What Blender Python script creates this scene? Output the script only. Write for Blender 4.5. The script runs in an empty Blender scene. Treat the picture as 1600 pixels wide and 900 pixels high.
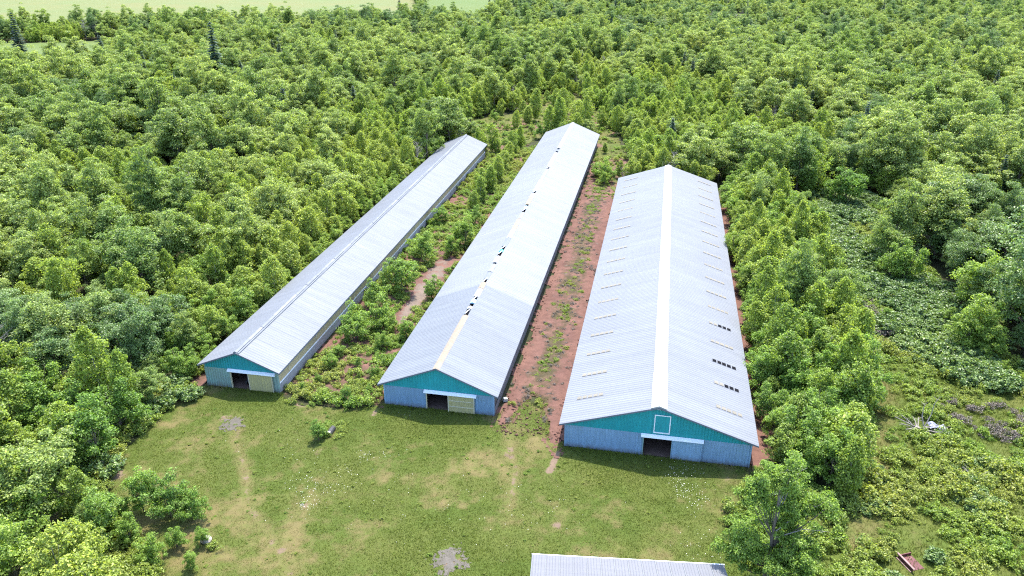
import bpy, bmesh, math, random
import numpy as np
from mathutils import Vector, Matrix

# ------------------------------------------------------------------ camera, world, sun, exposure
R_ = math.radians
scene = bpy.context.scene
col = scene.collection
CAM_H = 46.0
F_PX, PITCH, YAW = 1196.77, R_(24.71), R_(-11.08)      # drone camera, calibrated on the three parallel barns
cam_d = bpy.data.cameras.new('camera'); cam = bpy.data.objects.new('camera', cam_d); col.objects.link(cam)
cam_d.sensor_width = 36.0; cam_d.lens = F_PX / 1600 * 36.0; cam_d.clip_start = 0.5; cam_d.clip_end = 12000
cam.location = (0, 0, CAM_H); cam.rotation_euler = (R_(90) - PITCH, 0, -YAW)
scene.camera = cam

SUN_EL, SUN_AZ = R_(66), R_(5)            # azimuth from +Y towards +X; the sun stands behind the barns
w = bpy.data.worlds.new('World'); scene.world = w; w.use_nodes = True
nt = w.node_tree; bg = nt.nodes['Background']
sky = nt.nodes.new('ShaderNodeTexSky'); sky.sky_type = 'NISHITA'; sky.sun_disc = False
sky.sun_elevation = SUN_EL; sky.sun_rotation = SUN_AZ; sky.air_density = 1.0; sky.dust_density = 1.2
nt.links.new(sky.outputs[0], bg.inputs[0]); bg.inputs[1].default_value = 0.15
sd = bpy.data.lights.new('sun', 'SUN'); sun = bpy.data.objects.new('sun', sd); col.objects.link(sun)
sd.energy = 2.6; sd.angle = R_(0.6); sd.color = (1.0, 0.95, 0.86)
sdir = Vector((math.sin(SUN_AZ) * math.cos(SUN_EL), math.cos(SUN_AZ) * math.cos(SUN_EL), math.sin(SUN_EL)))
sun.rotation_euler = sdir.to_track_quat('Z', 'Y').to_euler(); sun.location = (0, 0, 120)
vs = scene.view_settings
vs.view_transform = 'Standard'; vs.look = 'None'; vs.gamma = 1.0; vs.use_curve_mapping = False
vs.exposure = 2.38
scene.cycles.use_denoising = False; scene.cycles.filter_width = 1.15
scene.cycles.max_bounces = 6; scene.cycles.diffuse_bounces = 3; scene.cycles.glossy_bounces = 2
scene.cycles.transmission_bounces = 4; scene.cycles.transparent_max_bounces = 4

# ------------------------------------------------------------------ helpers
rng = np.random.default_rng(7)
random.seed(7)
_F0 = np.array([math.sin(YAW), math.cos(YAW), 0.0]); _R = np.array([math.cos(YAW), -math.sin(YAW), 0.0]); _Z = np.array([0, 0, 1.0])
_F = _F0 * math.cos(PITCH) - _Z * math.sin(PITCH); _U = _Z * math.cos(PITCH) + _F0 * math.sin(PITCH)
def G(px, py, z=0.0):
    """a point of the survey picture (1600 x 900) -> the place on the ground (x, y)"""
    d = _F + _R * (px - 800) / F_PX + _U * (450 - py) / F_PX
    t = (z - CAM_H) / d[2]
    return (d[0] * t, d[1] * t)
def GP(pts, z=0.0): return np.array([G(x, y, z) for x, y in pts])
def proj(x, y, z):
    v = np.stack([x, y, np.asarray(z) - CAM_H + 0 * x], -1); dd = v @ _F
    return 800 + F_PX * (v @ _R) / dd, 450 - F_PX * (v @ _U) / dd, dd
def inside(poly, x, y):
    x = np.asarray(x, float); y = np.asarray(y, float); r = np.zeros(x.shape, bool); n = len(poly)
    for i in range(n):
        x0, y0 = poly[i]; x1, y1 = poly[(i + 1) % n]
        c = ((y0 > y) != (y1 > y)) & (x < (x1 - x0) * (y - y0) / (y1 - y0 + 1e-12) + x0)
        r ^= c
    return r
def seg_dist(poly, x, y, closed=False):
    x = np.asarray(x, float); y = np.asarray(y, float); d = np.full(x.shape, 1e9); n = len(poly)
    for i in range(n if closed else n - 1):
        ax, ay = poly[i]; bx, by = poly[(i + 1) % n]
        t = np.clip(((x - ax) * (bx - ax) + (y - ay) * (by - ay)) / ((bx - ax) ** 2 + (by - ay) ** 2 + 1e-9), 0, 1)
        d = np.minimum(d, np.hypot(x - ax - t * (bx - ax), y - ay - t * (by - ay)))
    return d
_perm = np.random.default_rng(3).random((64, 64))
def vnoise(x, y, s):
    x = np.asarray(x) / s; y = np.asarray(y) / s
    xi = np.floor(x).astype(int); yi = np.floor(y).astype(int); fx = x - xi; fy = y - yi
    fx = fx * fx * (3 - 2 * fx); fy = fy * fy * (3 - 2 * fy)
    p = lambda a, b: _perm[a % 64, b % 64]
    return (p(xi, yi) * (1 - fx) + p(xi + 1, yi) * fx) * (1 - fy) + (p(xi, yi + 1) * (1 - fx) + p(xi + 1, yi + 1) * fx) * fy
def fbm(x, y, s): return 0.5 * vnoise(x, y, s) + 0.3 * vnoise(x + 17.3, y + 5.1, s * .47) + 0.2 * vnoise(x + 3.7, y + 41.9, s * .21)

def tag(o, label=None, cat=None, group=None, kind=None):
    if label: o['label'] = label
    if cat: o['category'] = cat
    if group: o['group'] = group
    if kind: o['kind'] = kind
    return o
def empty(name, loc, rz=0.0):
    o = bpy.data.objects.new(name, None); col.objects.link(o); o.location = loc; o.rotation_euler = (0, 0, rz)
    o.empty_display_size = 0.3
    return o
def obj(name, me, parent=None, loc=(0, 0, 0), rot=(0, 0, 0)):
    o = bpy.data.objects.new(name, me); col.objects.link(o); o.location = loc; o.rotation_euler = rot
    if parent: o.parent = parent
    return o
def np_mesh(name, V, Q, mat, smooth=False, attrs=None):
    """V (n,3); Q (m,k) faces all of k corners"""
    V = np.asarray(V, np.float32); Q = np.asarray(Q, np.int32); k = Q.shape[1]
    me = bpy.data.meshes.new(name); me.vertices.add(len(V)); me.vertices.foreach_set('co', V.ravel())
    me.loops.add(Q.size); me.loops.foreach_set('vertex_index', Q.ravel())
    me.polygons.add(len(Q)); me.polygons.foreach_set('loop_start', np.arange(0, Q.size, k, dtype=np.int32))
    me.polygons.foreach_set('loop_total', np.full(len(Q), k, np.int32))
    if smooth: me.polygons.foreach_set('use_smooth', np.ones(len(Q), bool))
    me.update(calc_edges=True)
    for an, av in (attrs or {}).items():
        a = me.attributes.new(an, 'FLOAT', 'POINT'); a.data.foreach_set('value', np.asarray(av, np.float32))
    if mat: me.materials.append(mat)
    return me
class MB:
    def __init__(s): s.v = []; s.f = []; s.m = []; s.cur = 0
    def poly(s, pts):
        i = len(s.v); s.v += [tuple(p) for p in pts]; s.f.append(tuple(range(i, i + len(pts)))); s.m.append(s.cur)
    def box(s, x0, x1, y0, y1, z0, z1):
        i = len(s.v)
        s.v += [(x0, y0, z0), (x1, y0, z0), (x1, y1, z0), (x0, y1, z0), (x0, y0, z1), (x1, y0, z1), (x1, y1, z1), (x0, y1, z1)]
        for q in ((0, 3, 2, 1), (4, 5, 6, 7), (0, 1, 5, 4), (1, 2, 6, 5), (2, 3, 7, 6), (3, 0, 4, 7)):
            s.f.append(tuple(i + k for k in q)); s.m.append(s.cur)
    def hexa(s, lo, hi):
        """prism between two quads (lists of 4 points)"""
        i = len(s.v); s.v += [tuple(p) for p in lo] + [tuple(p) for p in hi]
        for q in ((0, 3, 2, 1), (4, 5, 6, 7), (0, 1, 5, 4), (1, 2, 6, 5), (2, 3, 7, 6), (3, 0, 4, 7)):
            s.f.append(tuple(i + k for k in q)); s.m.append(s.cur)
    def tube(s, pts, rads, n=6, cap=True):
        base = len(s.v); P = [Vector(p) for p in pts]
        for k, p in enumerate(P):
            d = (P[min(k + 1, len(P) - 1)] - P[max(k - 1, 0)]).normalized()
            a = d.orthogonal().normalized(); b = d.cross(a)
            for j in range(n):
                t = 2 * math.pi * j / n
                s.v.append(tuple(p + (a * math.cos(t) + b * math.sin(t)) * rads[k]))
        for k in range(len(P) - 1):
            for j in range(n):
                s.f.append((base + k * n + j, base + k * n + (j + 1) % n, base + (k + 1) * n + (j + 1) % n, base + (k + 1) * n + j)); s.m.append(s.cur)
        if cap:
            s.f.append(tuple(base + (len(P) - 1) * n + j for j in range(n))); s.m.append(s.cur)
            s.f.append(tuple(base + j for j in reversed(range(n)))); s.m.append(s.cur)
    def mesh(s, name, mat, smooth=False, bevel=0):
        me = bpy.data.meshes.new(name); me.from_pydata(s.v, [], s.f); me.update()
        for m in (mat if isinstance(mat, (list, tuple)) else [mat]): me.materials.append(m)
        me.polygons.foreach_set('material_index', s.m)
        if smooth: me.polygons.foreach_set('use_smooth', [True] * len(s.f))
        if bevel:
            bm = bmesh.new(); bm.from_mesh(me); bmesh.ops.bevel(bm, geom=bm.edges, offset=bevel, segments=1, affect='EDGES'); bm.to_mesh(me); bm.free()
        return me
    def build(s, name, mat, parent=None, **k):
        return obj(name, s.mesh(name, mat, **k), parent)

# ------------------------------------------------------------------ materials
def newmat(name):
    m = bpy.data.materials.new(name); m.use_nodes = True; n = m.node_tree; n.nodes.clear()
    out = n.nodes.new('ShaderNodeOutputMaterial'); return m, n, out
def N(n, t, **k):
    x = n.nodes.new(t)
    for a, b in k.items():
        if a.startswith('i_'):
            key = a[2:]; x.inputs[int(key) if key.isdigit() else key].default_value = b
        else: setattr(x, a, b)
    return x
def mix_rgb(n, fac, a, b, blend='MIX'):
    m = n.nodes.new('ShaderNodeMix'); m.data_type = 'RGBA'; m.blend_type = blend
    for sock, v in ((m.inputs[0], fac), (m.inputs[6], a), (m.inputs[7], b)):
        if hasattr(v, 'is_linked') or hasattr(v, 'links'): n.links.new(v, sock)
        elif isinstance(v, (int, float)): sock.default_value = v
        else: sock.default_value = (*v, 1)
    return m.outputs[2]
def ramp(n, src, p0, p1, lo=0.0, hi=1.0):
    m = n.nodes.new('ShaderNodeMapRange'); m.inputs[1].default_value = p0; m.inputs[2].default_value = p1
    m.inputs[3].default_value = lo; m.inputs[4].default_value = hi; m.clamp = True
    n.links.new(src, m.inputs[0]); return m.outputs[0]
def noise(n, vec, scale, detail=4, rough=.55):
    t = N(n, 'ShaderNodeTexNoise'); t.inputs['Scale'].default_value = scale; t.inputs['Detail'].default_value = detail; t.inputs['Roughness'].default_value = rough
    if vec is not None: n.links.new(vec, t.inputs['Vector'])
    return t.outputs['Fac']
def simple(name, c, rough=.7, metal=0.0, var=.25, scale=3.0, bump=0.0, c2=None, stretch=(1, 1, 1), spec=.5):
    """one colour with stains / wear of its own"""
    m, n, out = newmat(name); b = N(n, 'ShaderNodeBsdfPrincipled')
    tc = N(n, 'ShaderNodeTexCoord'); mp = N(n, 'ShaderNodeMapping'); mp.inputs['Scale'].default_value = stretch
    n.links.new(tc.outputs['Object'], mp.inputs[0])
    f = noise(n, mp.outputs[0], scale, 6, .65); f2 = noise(n, mp.outputs[0], scale * .17, 3)
    dark = tuple(v * (1 - var) for v in c) if c2 is None else c2
    cc = mix_rgb(n, ramp(n, f, .35, .7), c, dark)
    cc = mix_rgb(n, ramp(n, f2, .4, .65, 0, .5), cc, dark)
    oi = N(n, 'ShaderNodeObjectInfo')
    cc = mix_rgb(n, 1.0, cc, mix_rgb(n, oi.outputs['Random'], (1 - var * .5,) * 3, (1.06, 1.05, 1.03)), 'MULTIPLY')
    n.links.new(cc, b.inputs['Base Color']); b.inputs['Metallic'].default_value = metal; b.inputs['Specular IOR Level'].default_value = spec
    rr = ramp(n, f, .3, .7, max(.05, rough - .1), min(1, rough + .1)); n.links.new(rr, b.inputs['Roughness'])
    if bump:
        bp = N(n, 'ShaderNodeBump'); bp.inputs['Strength'].default_value = bump; bp.inputs['Distance'].default_value = .03
        n.links.new(f, bp.inputs['Height']); n.links.new(bp.outputs[0], b.inputs['Normal'])
    n.links.new(b.outputs[0], out.inputs[0]); return m
def leafmat(name, cols, trans=.38, gloss=.32, rough=.45, patch=.025):
    """cols: three leaf colours; picked per plant, per patch of woodland and per leaf"""
    m, n, out = newmat(name); oi = N(n, 'ShaderNodeObjectInfo'); ge = N(n, 'ShaderNodeNewGeometry')
    pn = noise(n, oi.outputs['Location'], patch, 3)
    a = mix_rgb(n, oi.outputs['Random'], cols[0], cols[1])
    a = mix_rgb(n, ramp(n, pn, .38, .62, 0, .75), a, cols[2])
    isl_ = N(n, 'ShaderNodeMath', operation='POWER'); n.links.new(ge.outputs['Random Per Island'], isl_.inputs[0]); isl_.inputs[1].default_value = 1.5; isl = isl_.outputs[0]
    a = mix_rgb(n, 1.0, a, mix_rgb(n, isl, (.52, .56, .54), (2.0, 1.85, 1.75)), 'MULTIPLY')
    d = N(n, 'ShaderNodeBsdfPrincipled'); n.links.new(a, d.inputs['Base Color'])
    d.inputs['Roughness'].default_value = rough; d.inputs['Specular IOR Level'].default_value = gloss
    t = N(n, 'ShaderNodeBsdfTranslucent'); n.links.new(mix_rgb(n, 1.0, a, (1.44, 1.46, .70), 'MULTIPLY'), t.inputs[0])
    mx = N(n, 'ShaderNodeMixShader'); mx.inputs[0].default_value = trans
    n.links.new(d.outputs[0], mx.inputs[1]); n.links.new(t.outputs[0], mx.inputs[2]); n.links.new(mx.outputs[0], out.inputs[0])
    return m
M = {}
M['poplar'] = leafmat('poplar_leaves', [(.188, .264, .044), (.124, .198, .040), (.240, .292, .064)], trans=.45)
M['maple'] = leafmat('maple_leaves', [(.162, .234, .056), (.104, .170, .046), (.252, .306, .094)], trans=.42)
M['dark'] = leafmat('dark_leaves', [(.088, .155, .046), (.066, .125, .040), (.130, .200, .060)], trans=.36, gloss=.45)
M['alder'] = leafmat('alder_leaves', [(.138, .234, .038), (.098, .184, .035), (.195, .268, .050)], trans=.44)
M['knot'] = leafmat('knotweed_leaves', [(.092, .158, .044), (.070, .128, .038), (.140, .205, .054)], trans=.3, gloss=.5, rough=.45, patch=.08)
M['weed'] = leafmat('weed_leaves', [(.150, .232, .034), (.108, .190, .032), (.205, .225, .052)], trans=.42, patch=.12)
M['drybrush'] = leafmat('dry_weeds', [(.115, .100, .088), (.095, .082, .072), (.135, .115, .098)], trans=.1)
M['spruce'] = leafmat('spruce_needles', [(.026, .055, .030), (.034, .068, .034), (.045, .075, .036)], trans=.08, gloss=.2)
M['bark'] = simple('bark', (.16, .13, .10), .9, var=.5, scale=8, bump=.4)
M['palebark'] = simple('pale_bark', (.34, .32, .28), .85, var=.5, scale=9, bump=.3)
M['deadwood'] = simple('dead_wood', (.26, .235, .21), .9, var=.35, scale=7)
def metal_roof(name, c, c2, metal=.35, rough=.42, streak=.5):
    c = tuple(v * .80 for v in c); c2 = tuple(v * .77 for v in c2)
    m, n, out = newmat(name); b = N(n, 'ShaderNodeBsdfPrincipled'); tc = N(n, 'ShaderNodeTexCoord')
    mp = N(n, 'ShaderNodeMapping'); mp.inputs['Scale'].default_value = (.25, 2.4, .25); n.links.new(tc.outputs['Object'], mp.inputs[0])
    s = noise(n, mp.outputs[0], 1.0, 5, .6); g = noise(n, tc.outputs['Object'], .12, 4); sp = noise(n, tc.outputs['Object'], 6, 5, .7)
    # sheets 0.9 m wide weather a little differently
    sx = N(n, 'ShaderNodeSeparateXYZ'); n.links.new(tc.outputs['Object'], sx.inputs[0])
    mt = N(n, 'ShaderNodeMath', operation='MULTIPLY'); mt.inputs[1].default_value = 1 / .9; n.links.new(sx.outputs[1], mt.inputs[0])
    fl = N(n, 'ShaderNodeMath', operation='FLOOR'); n.links.new(mt.outputs[0], fl.inputs[0])
    wn = N(n, 'ShaderNodeTexWhiteNoise', noise_dimensions='1D'); n.links.new(fl.outputs[0], wn.inputs['W'])
    a = mix_rgb(n, ramp(n, s, .35, .7, 0, streak), c, c2)
    a = mix_rgb(n, ramp(n, g, .4, .65, 0, .5), a, c2)
    a = mix_rgb(n, ramp(n, sp, .62, .75, 0, .25), a, (.42, .36, .30))
    a = mix_rgb(n, 1.0, a, mix_rgb(n, wn.outputs[0], (.94, .945, .95), (1.03, 1.03, 1.03)), 'MULTIPLY')
    n.links.new(a, b.inputs['Base Color']); b.inputs['Metallic'].default_value = 0.0; b.inputs['Specular IOR Level'].default_value = .22
    n.links.new(ramp(n, s, .3, .7, rough + .05, rough + .2), b.inputs['Roughness'])
    n.links.new(b.outputs[0], out.inputs[0]); return m
M['roof_old'] = metal_roof('weathered_steel_roof', (.160, .174, .196), (.138, .151, .172), .1, .5)
M['roof_new'] = metal_roof('bright_steel_roof', (.200, .210, .225), (.178, .188, .205), .1, .5)
M['roof_white'] = metal_roof('white_steel_roof', (.170, .182, .202), (.150, .161, .181), .1, .5)
M['cap_white'] = simple('white_cap_steel', (.235, .24, .245), .5, .0, var=.08, scale=2)
M['shed_roof'] = metal_roof('shed_steel_roof', (.165, .168, .184), (.138, .141, .160), .1, .6)
M['teal'] = simple('teal_painted_steel', (.012, .285, .320), .5, var=.22, scale=1.6, stretch=(3, 3, .5))
M['bluesteel'] = simple('blue_grey_steel_cladding', (.215, .350, .52), .5, .05, var=.30, scale=1.4, stretch=(3, 3, .45), c2=(.155, .255, .36))
def splash(mat, z1=.55, c=(.115, .085, .07)):
    n = mat.node_tree; b = next(x for x in n.nodes if x.type == 'BSDF_PRINCIPLED'); src = b.inputs['Base Color'].links[0].from_socket
    tc = N(n, 'ShaderNodeTexCoord'); sp = N(n, 'ShaderNodeSeparateXYZ'); n.links.new(tc.outputs['Object'], sp.inputs[0]); nz = noise(n, tc.outputs['Object'], 1.7, 6, .7)
    ad = N(n, 'ShaderNodeMath', operation='MULTIPLY_ADD'); n.links.new(nz, ad.inputs[0]); ad.inputs[1].default_value = -1.1; n.links.new(sp.outputs[2], ad.inputs[2])
    n.links.new(mix_rgb(n, ramp(n, ad.outputs[0], -.45, z1 - .5, .6, 0), src, c), b.inputs['Base Color'])
splash(M['bluesteel'])
M['greensteel'] = simple('faded_green_steel_cladding', (.21, .36, .33), .55, var=.3, scale=1.2, stretch=(2, 2, .6), c2=(.20, .26, .24))
splash(M['greensteel'])
M['ply'] = simple('weathered_plywood', (.42, .36, .15), .85, var=.3, scale=2.2, stretch=(4, 4, .5), c2=(.30, .27, .15))
M['tanpanel'] = simple('tan_wall_panel', (.40, .31, .16), .85, var=.3, scale=1.5, c2=(.30, .25, .16))
M['tarp'] = simple('peach_exposed_sheathing', (.20, .16, .115), .8, var=.15, scale=2)
M['greyboard'] = simple('weathered_grey_boards', (.17, .155, .15), .9, var=.45, scale=3, stretch=(1, .3, 4), c2=(.09, .08, .08))
M['concrete'] = simple('concrete_footing_wall', (.30, .29, .30), .9, var=.3, scale=2.5, bump=.2)
M['trimwhite'] = simple('white_trim', (.72, .74, .80), .5, var=.12, scale=3)
M['trimdark'] = simple('dark_blue_grey_trim', (.10, .12, .16), .5, var=.2)
M['timber'] = simple('pale_timber', (.52, .47, .33), .85, var=.25, scale=5, stretch=(1, 1, .2))
M['black'] = simple('black_rubber', (.018, .018, .02), .7, var=.3)
M['machine'] = simple('dark_machine_paint', (.04, .045, .06), .5, var=.3)
M['dim'] = simple('interior_timber', (.10, .08, .065), .9, var=.4)
M['skylight'] = simple('yellowed_fibreglass', (.150, .136, .104), .7, var=.25, scale=3)
M['hole_shade'] = simple('open_hole_shade', (.008, .008, .010), .95, var=.2, spec=.05)  # near-black colour standing in for the shade inside open holes
M['litter'] = simple('barn_floor_litter', (.11, .07, .058), .95, var=.5, scale=2, bump=.5)
M['rock'] = simple('pale_rock', (.30, .275, .24), .9, var=.25, scale=2, bump=.5)
M['sheet'] = simple('pale_blue_white_sheet', (.20,.21,.29), .6, var=.2, scale=3)
M['redwood'] = simple('red_painted_boards', (.11,.02,.026), .7, var=.4, scale=3)
M['pinkwood'] = simple('faded_pink_board', (.20,.12,.112), .8, var=.2, scale=3)
M['floorstuff'] = simple('scrap_white', (.45,.445,.43), .6, var=.1)

def groundmat(name, base, alt, soil, dry=None, attr=True, sc=1.0, grit=.35):
    base, alt, soil, dry = [None if c is None else tuple(v * .84 for v in c) for c in (base, alt, soil, dry)]
    m, n, out = newmat(name); tc = N(n, 'ShaderNodeTexCoord'); v = tc.outputs['Object']
    b = N(n, 'ShaderNodeBsdfPrincipled'); b.inputs['Roughness'].default_value = .95; b.inputs['Specular IOR Level'].default_value = .15
    f1 = noise(n, v, .16 * sc, 5, .6); f2 = noise(n, v, .9 * sc, 6, .7); f3 = noise(n, v, 5 * sc, 4, .7)
    a = mix_rgb(n, ramp(n, f1, .36, .64), base, alt)
    if attr:
        at = N(n, 'ShaderNodeAttribute', attribute_name='dry'); ad = N(n, 'ShaderNodeMath', operation='ADD')
        n.links.new(at.outputs['Fac'], ad.inputs[0]); n.links.new(ramp(n, f2, .3, .7, -.3, .3), ad.inputs[1])
        a = mix_rgb(n, ramp(n, ad.outputs[0], .3, .85), a, dry)
        at2 = N(n, 'ShaderNodeAttribute', attribute_name='soil'); ad2 = N(n, 'ShaderNodeMath', operation='ADD')
        n.links.new(at2.outputs['Fac'], ad2.inputs[0]); n.links.new(ramp(n, f2, .3, .7, -.35, .35), ad2.inputs[1])
        a = mix_rgb(n, ramp(n, ad2.outputs[0], .42, .62), a, soil)
    a = mix_rgb(n, ramp(n, f2, .35, .65, 0, .6), a, mix_rgb(n, 1.0, a, (1 - grit, 1 - grit, 1 - grit), 'MULTIPLY'))
    a = mix_rgb(n, ramp(n, f3, .4, .7, 0, .55), a, mix_rgb(n, 1.0, a, (1.35, 1.3, 1.25), 'MULTIPLY'))
    n.links.new(a, b.inputs['Base Color'])
    bp = N(n, 'ShaderNodeBump'); bp.inputs['Strength'].default_value = .6; bp.inputs['Distance'].default_value = .15
    n.links.new(f2, bp.inputs['Height']); n.links.new(bp.outputs[0], b.inputs['Normal'])
    n.links.new(b.outputs[0], out.inputs[0]); return m
RED = (.150, .080, .062)
M['floor'] = groundmat('forest_floor', (.030, .038, .014), (.042, .040, .020), RED, attr=False)
M['lawn'] = groundmat('lawn_turf', (.056, .082, .014), (.080, .094, .022), (.150, .108, .076), (.130, .110, .044))
M['soil'] = groundmat('red_soil', RED, (.118, .062, .050), (.165, .128, .104), (.070, .056, .030), grit=.55)
M['clear'] = groundmat('clearing_turf', (.062, .092, .016), (.084, .094, .022), (.13, .075, .055), (.125, .108, .042))
M['hay'] = groundmat('hay_field', (.125, .130, .046), (.105, .132, .044), RED, attr=False, sc=.15, grit=.12)
M['green_field'] = groundmat('green_field_grass', (.078, .118, .030), (.090, .122, .034), RED, attr=False, sc=.15, grit=.12)
M['gravel'] = groundmat('grey_gravel', (.118, .106, .094), (.090, .082, .066), RED, attr=False, sc=3)
def blade_mat(name, base, alt, dry):
    base, alt, dry = [tuple(v * .80 for v in c) for c in (base, alt, dry)]
    m, n, out = newmat(name); at = N(n, 'ShaderNodeAttribute', attribute_name='dry'); ge = N(n, 'ShaderNodeNewGeometry')
    a = mix_rgb(n, ge.outputs['Random Per Island'], base, alt)
    a = mix_rgb(n, ramp(n, at.outputs['Fac'], .25, .9), a, dry)
    d = N(n, 'ShaderNodeBsdfDiffuse'); t = N(n, 'ShaderNodeBsdfTranslucent'); mx = N(n, 'ShaderNodeMixShader'); mx.inputs[0].default_value = .35
    n.links.new(a, d.inputs[0]); n.links.new(a, t.inputs[0]); n.links.new(d.outputs[0], mx.inputs[1]); n.links.new(t.outputs[0], mx.inputs[2]); n.links.new(mx.outputs[0], out.inputs[0])
    return m
M['blade'] = blade_mat('grass_blades', (.098, .145, .020), (.165, .195, .036), (.250, .210, .086))
M['petal'] = simple('white_petals', (.5, .5, .46), .8, var=.1)

# ------------------------------------------------------------------ plan of the place (world metres)
BARN = {1: dict(c=-43.41, y=65.36, w=4.89, e=2.884, r=2.03, L=102.2),
        2: dict(c=-20.87, y=65.54, w=6.54, e=2.73, r=2.67, L=117.0),
        3: dict(c=1.923, y=61.82, w=9.36, e=2.89, r=3.07, L=84.7)}
OV = 0.52
lawn_poly = GP([(296, 612), (322, 602), (438, 613), (455, 630), (520, 640), (585, 636), (601, 632), (773, 650), (790, 640), (820, 620), (850, 640), (872, 690), (881, 696), (1170, 729), (1165, 760),
                (1135, 815), (1150, 870), (1185, 940), (1215, 1040), (215, 1040), (262, 960), (240, 880), (195, 815), (170, 775), (182, 728), (205, 694), (235, 664), (262, 640)])
clear_poly = GP([(1180, 730), (1225, 740), (1320, 780), (1345, 700), (1345, 600), (1330, 520), (1300, 440), (1250, 350), (1262, 318), (1320, 296), (1390, 330), (1450, 420), (1500, 500), (1560, 560), (1680, 575), (1760, 1040), (1215, 1040), (1150, 870), (1140, 815)])
knot_poly = GP([(1245, 345), (1270, 310), (1330, 296), (1400, 335), (1455, 425), (1510, 500), (1580, 560), (1640, 600), (1560, 620), (1480, 590), (1400, 545), (1340, 500), (1300, 440)])
back_poly = GP([(842, 148), (905, 150), (950, 186), (972, 228), (990, 262), (970, 310), (925, 312), (930, 215), (895, 200), (850, 212), (800, 242), (756, 236), (700, 214), (740, 186), (800, 178), (826, 160)])
mid_keep = np.array([(-38.6, 60.5), (-27.3, 61), (-27.3, 70), (-38.6, 70)])
mid_poly = np.array([(-38.6, 65.6), (-27.3, 65.8), (-27.3, 182), (-38.6, 168)])          # between barns 1 and 2
red_poly = np.array([(-14.4, 64.2), (-13.2, 64.6), (-12.4, 68.5), (-11.2, 70.5), (-9.8, 67.5), (-8.8, 63.0), (-7.3, 60.6), (-7.3, 146), (-13.0, 160), (-14.4, 183)])  # between barns 2 and 3
field_poly = GP([(-140, 52), (0, 51), (180, 50), (300, 46), (420, 42), (560, 40), (660, 38), (645, -12), (300, -25), (-140, -25)])
field2_poly = GP([(664, 36), (700, 40), (770, 36), (800, 0), (790, -12), (660, -14)])
green_poly = GP([(-140, 128), (0, 122), (100, 114), (175, 98), (250, 72), (238, 62), (100, 66), (0, 68), (-140, 72)])
def in_barn(x, y, m):
    r = np.zeros(np.shape(x), bool)
    for b in BARN.values():
        r |= (np.abs(x - b['c']) < b['w'] + m) & (y > b['y'] - m) & (y < b['y'] + b['L'] + m)
    return r

# ------------------------------------------------------------------ ground sheets
def sheet(name, poly, cell, z, mat, relief=0.0, attr_fn=None, ragged=0.0, kind='structure', margin=0.0, rs=1.6):
    x0, y0 = poly.min(0) - 2; x1, y1 = poly.max(0) + 2
    nx = int((x1 - x0) / cell) + 2; ny = int((y1 - y0) / cell) + 2
    gx, gy = np.meshgrid(x0 + np.arange(nx) * cell, y0 + np.arange(ny) * cell)
    cx = gx[:-1, :-1] + cell / 2; cy = gy[:-1, :-1] + cell / 2
    d = seg_dist(poly, cx, cy, True) * np.where(inside(poly, cx, cy), 1, -1)
    keep = d + ragged * (fbm(cx, cy, rs) - .5) * 2 > margin
    idx = np.arange(nx * ny).reshape(ny, nx)
    Q = np.stack([idx[:-1, :-1], idx[:-1, 1:], idx[1:, 1:], idx[1:, :-1]], -1)[keep]
    used = np.unique(Q); remap = np.zeros(nx * ny, int); remap[used] = np.arange(len(used)); Q = remap[Q]
    X = gx.ravel()[used]; Y = gy.ravel()[used]
    X = X + (vnoise(X, Y, .7) - .5) * cell * .7; Y = Y + (vnoise(X + 50, Y + 9, .7) - .5) * cell * .7
    ed = np.clip(seg_dist(poly, X, Y, True) / 1.6, 0, 1)
    Z = z + (relief * fbm(X, Y, 1.3) + relief * .6 * rng.random(len(X))) * (ed if relief > .12 else 1.0)
    at = attr_fn(X, Y) if attr_fn else None
    o = obj(name, np_mesh(name, np.stack([X, Y, Z], 1), Q, mat, smooth=True, attrs=at)); tag(o, kind=kind); return o
tracks = [GP([(362, 640), (372, 664), (366, 690), (378, 720), (388, 750), (384, 770), (395, 800), (425, 840), (440, 870), (455, 910)]),
          GP([(790, 672), (800, 700), (806, 735), (800, 770), (792, 800), (788, 840), (780, 900)]),
          GP([(375, 650), (350, 652)]), GP([(872, 706), (866, 722), (858, 738)]), GP([(590, 640), (582, 648)]), GP([(455, 628), (475, 636)])]
bare = [(368, 664, 1.3), (352, 657, .9), (705, 876, 1.9), (428, 848, 1.0), (477, 788, 1.0), (385, 748, .9), (793, 706, 1.2), (800, 716, .8), (700, 862, 1.2), (500, 705, .7), (695, 785, .6), (515, 676, 1.2), (858, 740, .8), (440, 862, .9), (1198, 768, 1.3), (1135, 747, .9), (870, 822, .8), (185, 742, 1.2)]
lush = [(650, 860, 5.5), (1000, 725, 5), (700, 660, 4), (930, 712, 4), (395, 622, 4), (620, 650, 3), (525, 725, 2.5), (1120, 860, 3), (800, 870, 3)]
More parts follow.
